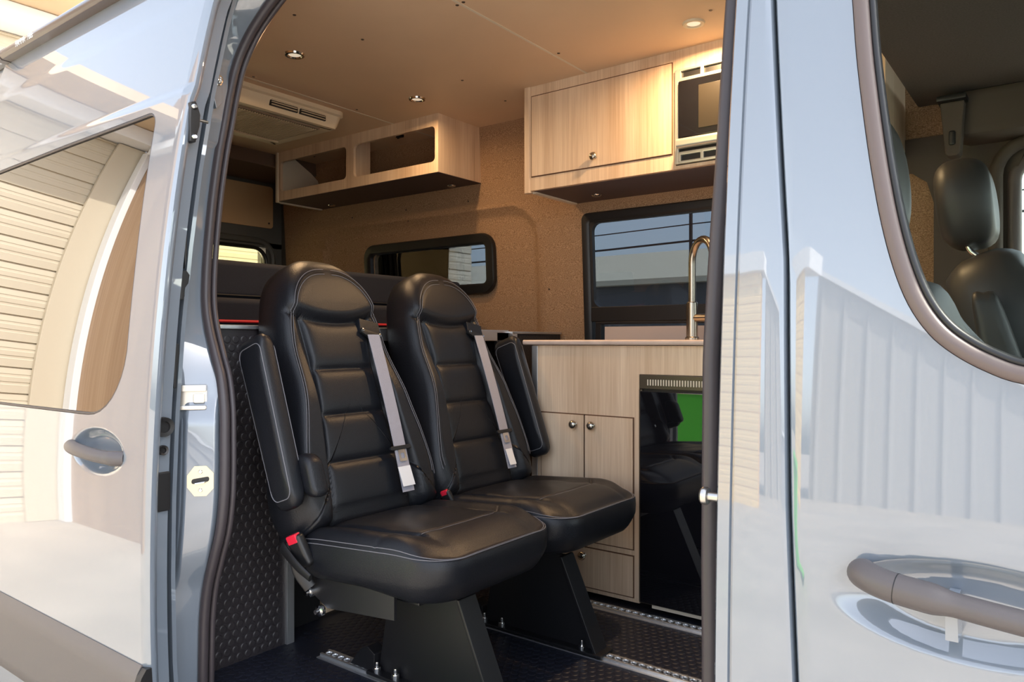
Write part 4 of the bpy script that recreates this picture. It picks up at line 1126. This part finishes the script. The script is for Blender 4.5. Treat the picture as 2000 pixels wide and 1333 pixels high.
# overhead kitchen cupboard
oc = empty('overhead_cupboard', (-1.1, 2.6, .62), 'pale elm overhead cupboard above the kitchen window, with one knobbed door', 'cupboard')
OY = 2.49
b = MB(); x0, x1, mx0, mx1 = -1.785, -.46, -1.142, -.60
b.box((x0, OY, .615), (mx0, OY+.018, CZ)).box((mx0, OY, .968), (mx1, OY+.018, CZ)).box((mx0, OY, .615), (mx1, OY+.018, .627)).box((mx1, OY, .615), (x1, OY+.018, CZ))
b.box((x0, OY+.018, .615), (x0+.018, 2.83, CZ)).box((x1-.018, OY+.018, .615), (x1, 2.83, CZ)); b.build('carcass', WOOD, oc)
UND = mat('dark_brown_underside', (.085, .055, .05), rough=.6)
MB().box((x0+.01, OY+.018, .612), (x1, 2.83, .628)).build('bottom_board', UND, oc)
MB().prism(rrect(x0-.030, x0+.004, OY-.004, OY+.022, .010, 4), lambda a, c, t: (a, c, t), .607, CZ, 0).build('rounded_edge', EDGE if False else WOOD, oc)
MB().box((x0-.004, OY+.02, .606), (x0+.020, 2.825, .616), .002).build('edge_strip', EDGE, oc)
door(-1.778+.005, -1.157, .672, .997, 'door', oc, (-1.474, .708), y=OY)
# rear overhead shelf
rs = empty('overhead_shelf', (-2.9, 2.65, .77), 'open-fronted wooden overhead shelf with two rounded openings, above the small window', 'shelf')
SX0, SX1, SY = -3.53, -2.318, 2.517
def ropen(x0, x1): return rrect(x0, x1, .822, .985, .022, 5)
pnl = skin('front_panel', [(SX0+.02, .772), (SX1, .772), (SX1, CZ), (SX0+.02, CZ)], [ropen(-3.492, -2.948), ropen(-2.893, -2.338)], lambda x, z: SY, WOOD, rs, step=.010, kx=3, thick=.016)
b = MB().box((SX1-.016, SY+.016, .772), (SX1, 2.83, CZ)).build('side_panel', WOOD, rs); MB().box((-2.95, SY+.016, .786), (-2.935, SY+.15, CZ)).build('divider', WOOD, rs); MB().prism([(SY+.016, .772), (2.83, .772), (2.79, .93), (2.74, .965), (2.60, CZ), (SY+.016, CZ)], lambda a, c, t: (t, a, c), SX0, SX0+.016).build('side_panel', EDGE, rs)
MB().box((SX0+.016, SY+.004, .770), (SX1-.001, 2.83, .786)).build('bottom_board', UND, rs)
MB().box((SX0, SY-.006, .765), (SX0+.022, SY+.018, CZ), .004).build('edge_band', EDGE, rs)
MB().box((SX0+.0, SY+.02, .763), (SX0+.020, 2.82, .771), .002).build('edge_strip', EDGE, rs)
BRACK = BLACK
for (px, py, Y_) in ((617, 302, 2.70), (781, 266, 2.66)):
    p = PY(px, py, Y_); b = MB().box(p+Vector((-.02, -.01, -.008)), p+Vector((.02, .01, .008)), .003).box(p+Vector((-.008, -.012, -.016)), p+Vector((.006, -.008, .014)), .002); b.build('light_bracket', BLACK, rs)
# small puck fittings under both cupboards
for (px, py, z, par) in ((882, 363, .770, rs), (648, 401, .770, rs), (1165, 381, .612, oc)):
    p = PZ(px, py, z); MB().lathe([(0, -.006), (.016, -.006), (.020, -.003), (.021, 0)], p, None, 16).build('puck_fitting', CHROME, par)
# microwave
mw = empty('microwave', (-.87, 2.6, .63), 'built-in microwave with silver surround and dark glass door, right of the overhead cupboard door', 'microwave')
b = MB(); y0_ = OY-.012
b.box((mx0, y0_, .630), (mx0+.016, OY+.01, .966), .003).box((mx1-.016, y0_, .630), (mx1, OY+.01, .966), .003)
b.box((mx0+.012, y0_, .958), (mx1-.012, OY+.01, .966), .002).box((mx0+.012, y0_, .630), (mx1-.012, OY+.01, .640), .002)
b.box((mx0+.012, y0_, .922), (mx1-.012, OY+.01, .934), .002).box((mx0+.012, y0_, .660), (mx1-.012, OY+.01, .672), .002)
x = mx0+.012
while x < mx1-.03: b.box((x, y0_, .93), (x+.012, OY+.008, .962), .001).box((x, y0_, .634), (x+.012, OY+.008, .665), .001); x += .085
b.build('surround', SILVERV, mw)
MB().box((mx0+.01, OY-.002, .636), (mx1-.01, OY+.25, .960)).build('case', BLACK, mw)
md = MB().box((mx0+.018, OY-.022, .718), (mx1-.12, OY-.004, .918), .003).build('microwave_door', GBLACK, mw)
MB().box((mx0+.095, OY-.0235, .742), (mx1-.16, OY-.0215, .892), .001).build('door_glass', mat('brownish_mesh_window', (.03, .025, .018), rough=.3), md)
MB().box((mx1-.118, OY-.022, .68), (mx1-.018, OY-.004, .918), .003).build('control_panel', GBLACK, mw)
MB().prism(rrect(OY-.040, OY-.004, .680, .714, .012, 5), lambda a, c, t: (t, a, c), mx0+.018, mx1-.12).build('door_handle', SILVERV, mw)

# roof air conditioner
ac = empty('air_conditioner', (-2.9, 1.9, CZ), 'cream ceiling air conditioner unit with slatted vents, left of the downlights', 'air conditioner')
ax0, ax1, ay0, ay1 = -3.18, -2.655, 1.50, 2.275
b = MB(); 
pr = rrect(ax0, ax1, ay0, ay1, .05, 6); pr2 = shrink(pr, .025); pr3 = shrink(pr, .045); n = len(pr)
V = [(a, c, CZ+.002) for a, c in pr]+[(a, c, CZ-.018) for a, c in pr]+[(a, c, CZ-.024) for a, c in shrink(pr, .012)]+[(a, c, CZ-.060) for a, c in pr2]+[(a, c, CZ-.075) for a, c in shrink(pr, .035)]+[(a, c, CZ-.078) for a, c in shrink(pr, .06)]
Fq = [(k*n+i, k*n+(i+1) % n, (k+1)*n+(i+1) % n, (k+1)*n+i) for k in range(5) for i in range(n)]+[tuple(5*n+i for i in range(n))]
mesh('housing', V, Fq, CREAM, ac, 'auto')
vg = MB(); 
for j in range(2):
    yy0 = 1.875+j*.150; 
    vg.box((ax1-.030, yy0, CZ-.058), (ax1-.016, yy0+.140, CZ-.026), .002)
vb = vg.build('front_vent', BLACK, ac)
sl = MB()
for j in range(2):
    for k in range(3): sl.box((ax1-.022, 1.881+j*.150, CZ-.054+k*.0105), (ax1-.011, 2.009+j*.150, CZ-.0505+k*.0105), .001, 1)
sl.build('louvre', CREAM, vb)
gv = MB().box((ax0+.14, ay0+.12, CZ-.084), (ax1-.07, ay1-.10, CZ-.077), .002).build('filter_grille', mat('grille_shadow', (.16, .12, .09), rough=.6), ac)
sl = MB(); y = ay0+.13
while y < ay1-.11: sl.box((ax0+.15, y, CZ-.087), (ax1-.08, y+.004, CZ-.083), 0); y += .012
sl.build('grille_bars', CREAM, gv)
MB().box((ax0+.10, ay0+.1, CZ-.086), (ax0+.12, ay1-.08, CZ-.077), .002).build('filter_frame', CREAM, ac)

# downlights
DLW = (5.0, 3.0, 10.5)
for i, (x, y, lab) in enumerate(((-2.26, 1.69, 'chrome recessed downlight nearest the air conditioner'), (-2.255, 2.316, 'chrome recessed downlight above the open overhead shelf'), (-.996, 2.308, 'white recessed downlight above the microwave'))):
    dl = empty('downlight', (x, y, CZ), lab, 'downlight', 'recessed ceiling downlights')
    MB().lathe([(.022, -.002), (.026, -.0065), (.034, -.006), (.037, 0)], (x, y, CZ), None, 28).build('rim', CHROME if i < 2 else CREAM, dl)
    MB().lathe([(0, -.003), (.022, -.002), (.024, 0)], (x, y, CZ), None, 28).build('lens', LENS, dl)
    la = bpy.data.lights.new('lamp', 'AREA'); la.shape = 'DISK'; la.size = .05; la.energy = DLW[i]; la.color = (1, .64, .33); la.spread = math.radians(170)
    lo = bpy.data.objects.new('lamp', la); C.objects.link(lo); lo.parent = dl; lo.location = (0, 0, -.009)

# =================================================================== CAB
structure(MB().box((-.42, 1.25, .775), (1.0, 2.80, .80), .01).build('trim_2', CABHEAD))
structure(MB().box((-.30, 2.68, .63), (1.0, 2.86, .78), .03).build('trim_3', CABTRIM))
# far B-pillar / quarter trims with arch cut-out
ca_w = skin('wall_cab', [(-.62, -.93), (-.10, -.93), (-.16, .50), (-.12, .60), (-.10, .68), (-.62, .68)], [[(-.56, -.5), (-.375, -.5), (-.375, .46), (-.395, .53), (-.44, .565), (-.56, .57)]], lambda x, z: 2.80+.02*(1-sst(-.2, -.1, x)), CABTRIM, None, step=.04, thick=.01)
structure(ca_w)
# belt height adjuster
ba = empty('belt_anchor', (-.30, 2.72, .7), 'grey belt height adjuster with black cap on the far cab pillar', 'belt anchor')
MB().prism([(-.335, .735), (-.268, .735), (-.280, .575), (-.290, .568), (-.312, .568), (-.320, .575)], lambda a, c, t: (a, t, c), 2.64, 2.70, .006).build('cover', CABTRIM, ba)
MB().box((-.342, 2.62, .735), (-.262, 2.70, .752), .004).build('cap', BLACK, ba)
MB().box((-.310, 2.632, .60), (-.292, 2.645, .645), .006).build('slot_cover', BLACK, ba)
# driver's door window frame
fo_ = shrink(DWN, -.02)
w3 = structure(MB().tube([(a, 2.83, c) for a, c in catmull([Vector((p[0], p[1], 0)) for p in DWN], 1, True) for c in (c,)] if False else [(p[0], 2.83, p[1]) for p in resample(rrect(-.155, .85, -.10, .575, .07), .05)], .022, n=12, closed=True).build('window_3', SURR))
MB().prism(rrect(-.15, .85, -.10, .57, .07), lambda a, c, t: (a, t, c), 2.845, 2.849).build('window_glass', CLEAR, w3)
MB().tube([(p[0], 2.79, p[1]) for p in resample(rrect(-.20, .90, -.16, .62, .10), .05)], .02, n=10, closed=True).build('window_trim', CABTRIM, w3)
def cab_seat(yc, label, dx=0, dz=0):
    r = empty('cab_seat', (-.35, yc, FZ), label, 'seat', 'pair of grey vinyl cab seats')
    # backrest: outline in (y, height)
    tl_ = .38; c_, s_ = math.cos(tl_), math.sin(tl_)
    f0 = lambda a, b_, c: Vector((.02+dx-b_*s_+c*c_, yc+a, -.335+dz*1.8+b_*c_+c*s_))
    pts = [(.22, 0), (.25, .08), (.25, .35), (.235, .48), (.19, .57), (.10, .60), (0, .605), (-.10, .60), (-.19, .57), (-.235, .48), (-.25, .35), (-.25, .08), (-.22, 0), (0, -.02)]
    P = evenly([(p[0], p[1]) for p in catmull([(a, b_, 0) for a, b_ in pts], 5, True)], 120)
    def dd(a, b_): return .03*sst(.13, .19, abs(a))*(1-sst(.40, .55, b_)) + .02*(1-sst(.0, .3, abs(a)))
    pillow('backrest', [(p[0], p[1]) for p in P], .15, .05, f0, CABSEAT, r, dispF=dd, dispB=lambda a, b_: .02, R=.25, M=36, centre=(0, .3), nphi=12)
    h0 = lambda a, b_, c: Vector((-.225+dx-b_*.10+c, yc+a, .255+dz+b_*.95+c*.05))
    pts = [(.085, 0), (.125, .05), (.138, .12), (.125, .19), (.08, .235), (0, .245), (-.08, .235), (-.125, .19), (-.138, .12), (-.125, .05), (-.085, 0), (0, -.005)]
    P = evenly([(p[0], p[1]) for p in catmull([(a, b_, 0) for a, b_ in pts], 5, True)], 90)
    pillow('headrest', [(p[0], p[1]) for p in P], .125, .05, h0, CABSEAT, r, dispF=lambda a, b_: .012*(a/.13)**2, R=.13, M=24, centre=(0, .12), nphi=12)
    for s in (-.05, .05): MB().tube(catmull([(-.215+dx, yc+s, .17+dz), (-.20+dx, yc+s, .215+dz), (-.225+dx, yc+s, .245+dz), (-.235+dx, yc+s, .30+dz)], 4), .0065, n=10).build('headrest_post', CHROME, r)
    cf_ = lambda a, b_, c: Vector((.08+a, yc+b_, -.45+c))
    pillow('seat_cushion', [(p[0], p[1]) for p in evenly(rrect(-.26, .26, -.25, .25, .08), 90)], .15, .05, cf_, CABSEAT, r, R=.25, M=16)
    MB().box((-.15, yc-.2, FZ), (.3, yc+.2, -.52), .02).build('seat_base', BLACK, r)
    # folded-up armrest on the inboard side
    return r
cs1 = cab_seat(2.36, 'far cab seat with curved headrest posts, on the driver side')
cs2 = cab_seat(1.45, 'near cab seat mostly hidden behind the front pillar', -.075, -.075)
def arm(y, root):
    bo = [(-.04, 0), (-.03, .30), (.0, .33), (.03, .30), (.04, 0)]
    P = evenly([(p[0], p[1]) for p in catmull([(a, c, 0) for a, c in bo], 5, True)], 70)
    fr_ = lambda a, c, t: Vector((-.10-c*.22+a, y+t, -.20+c*.95))
    pillow('armrest', [(p[0], p[1]) for p in P], .06, .02, fr_, CABSEAT, root, R=.04, M=8, centre=(0, .15), nphi=8)
arm(2.36-.285, cs1)
structure(MB().box((-.42, 1.1, FZ-.03), (1.3, 2.92, FZ+.0)).build('trim_4', BLACK))
structure(MB().box((1.05, 1.1, FZ), (1.5, 2.9, -.25), .05).build('trim_5', BLACK))

# =================================================================== OUTDOORS
GZ = -1.6
gm = mat('sunlit_concrete_yard', (.41, .365, .31), rough=.9, var=.12, vscale=1.5)
structure(MB().box((-60, -60, GZ-.1), (60, 60, GZ)).build('ground', gm))
def siding(name, p0, p1, z0, z1, m, label, thick=.25, pitch=.20, nrm=None, groove_m=None):
    e = empty(name, (p0[0], p0[1], GZ), label, 'building')
    p0 = Vector(p0); p1 = Vector(p1); d = (p1-p0); L = d.length; d.normalize(); nrm = Vector(nrm)
    V = []; Fq = []; z = z0
    prof = []
    while z < z1:
        h = min(pitch, z1-z)
        prof += [(0.020, z), (0.020, z+.004), (.022, z+h*.3), (.016, z+h*.33), (.016, z+h*.40), (.022, z+h*.43), (.022, z+h*.6), (.016, z+h*.63), (.014, z+h*.7), (.018, z+h*.73), (.006, z+h-.014), (.0, z+h-.012), (0, z+h)]; z += h
    n = len(prof)
    for s in (0, L): V += [p0+d*s+nrm*a+Vector((0, 0, c)) for a, c in prof]
    V += [p0+Vector((0, 0, z0))-nrm*thick, p0+Vector((0, 0, z1))-nrm*thick, p1+Vector((0, 0, z0))-nrm*thick, p1+Vector((0, 0, z1))-nrm*thick]
    Fq = [(i, i+1, n+i+1, n+i) for i in range(n-1)]+[(2*n, 2*n+1, 2*n+3, 2*n+2), (n-1, 2*n-1, 2*n+3, 2*n+1)]
    mesh('siding', V, Fq, m, e, False)
    return e
SID = mat('cream_siding', (.60, .53, .41), rough=.6)
TANW = woodmat('tan_plywood_wall', (.36, .23, .14), (.50, .35, .23), rough=.7, axis='Z', scale=.12)
WHITE = mat('white_gutter', (.85, .86, .88), rough=.4)
BX_ = -7.6; YK = -1.42
bA = siding('shed_building', (BX_, 9, 0), (BX_, YK+.02, 0), GZ, 2.75, SID, 'cream lap-sided building with white gutter behind the van', nrm=(1, 0, 0), pitch=.27)
MB().box((BX_-.2, YK+.02, 2.75), (BX_+.30, 9, 2.93), .02).build('gutter', WHITE, bA)
MB().box((BX_-.3, YK+.02, 2.93), (BX_+.85, 9, 3.05)).build('soffit', mat('tan_soffit', (.62, .47, .31), rough=.7, var=.1, vscale=2), bA)
MB().box((BX_+.03, YK+.02, GZ), (BX_+.08, YK+.34, 2.74), .01).build('corner_board', SID, bA)
bB = empty('side_building', (-6.5, YK-.2, GZ), 'tan wooden wall standing beside the cream building, mirrored in the sliding door glass', 'building')
MB().box((BX_, YK-.4, GZ), (-5.6, YK, 3.6)).build('wall', TANW, bB)
MB().box((BX_+.10, YK+.0, GZ), (BX_+.24, YK+.07, 2.7), .01).build('downpipe', WHITE, bB)
MB().box((BX_+.32, YK+.0, 2.62), (-5.6, YK+.12, 2.74), .01).build('gutter', WHITE, bB)
# across the yard, only mirrored in the paint
PGS = mat('pale_grey_siding', (.50, .48, .46), rough=.6)
bC = empty('gabled_building', (-2, -14.5, GZ), 'pale grey building with sloping gable across the yard, mirrored in the front door', 'building')
gw = MB().prism([(-4.3, GZ), (26, GZ), (26, .2), (.9, .2), (-4.3, 4.3)], lambda a, c, t: (a, t, c), -16, -14)
x = -4.2
while x < 20: gw.box((x, -14.0, GZ), (x+.05, -13.96, max(.15, 4.2-.79*(x+4.3))-.15)); x += .45
gw.build('wall', PGS, bC)
MB().prism([(-4.4, 4.42), (-4.4, 4.28), (.8, .18), (26, .18), (26, .30), (.95, .30)], lambda a, c, t: (a, t, c), -16, -13.85).build('roof_edge', WHITE, bC)
bD = siding('yard_building', (-9.5, -11, 0), (-3.85, -11, 0), GZ, 3.5, mat('yellow_siding', (1.0, .74, .36), rough=.6), 'yellow-beige building across the yard, mirrored in the front pillar', nrm=(0, 1, 0), pitch=.4)
MB().box((-9.5, -11.6, 3.5), (-3.6, -10.8, 3.95)).build('eaves', WHITE, bD)
# green bin mirrored in the fridge door
gb = empty('waste_bin', (-3.3, -3.6, GZ), 'long bright green waste bin standing in the yard, mirrored in the black fridge door', 'bin')
GREEN = mat('bright_green_plastic', (.10, .62, .06), rough=.4)
MB().prism([(-4.55, GZ+.08), (-3.12, GZ+.08), (-3.06, -.50), (-4.63, -.50)], lambda a, c, t: (a, t, c), -3.95, -3.35, .03).build('tub', GREEN, gb)
MB().box((-4.66, -4.0, -.50), (-3.03, -3.3, -.42), .02).build('lid', GREEN, gb)
for x in (-4.4, -3.3): MB().cyl((x-.03, -3.85, GZ+.09), (x+.03, -3.85, GZ+.09), .09).build('wheel', RUBBER, gb)
# beyond the far side: low building, power lines
bE = empty('far_building', (-10, 27, GZ), 'low beige building with dark lower wall beyond the kitchen window', 'building')
MB().box((-50, 26, GZ), (12, 34, 2.15)).build('wall', mat('dark_lower_wall', (.13, .13, .14), rough=.8), bE)
MB().prism([(25.5, 2.15), (25.5, 2.35), (30, 3.9), (34.5, 2.35), (34.5, 2.15)], lambda a, c, t: (t, a, c), -50, 12).build('roof', mat('beige_roof', (.66, .60, .46), rough=.7), bE)
for i, (x, lab) in enumerate(((-9.15, 'dark wooden utility pole beyond the kitchen window'), (-26, 'dark utility pole further to the rear beyond the van'))):
    e = empty('utility_pole', (x, 21, GZ), lab, 'pole'); MB().cyl((x, 21, GZ), (x, 21, 8.5), .06, .05).build('post', BLACK, e)
for i, (z, r, lab) in enumerate(((3.02, .032, 'thicker lower power line across the sky outside the kitchen window'), (3.50, .018, 'thin upper power line across the sky outside the kitchen window'))):
    tag(MB().tube([(x, 21-.09*i, z-.5*math.sin(PI*(x+26)/18)*(0 if x > -8 else .3)) for x in range(-60, 30, 3)], r, n=6).build('power_line', BLACK, None), lab, 'power line', 'power lines')
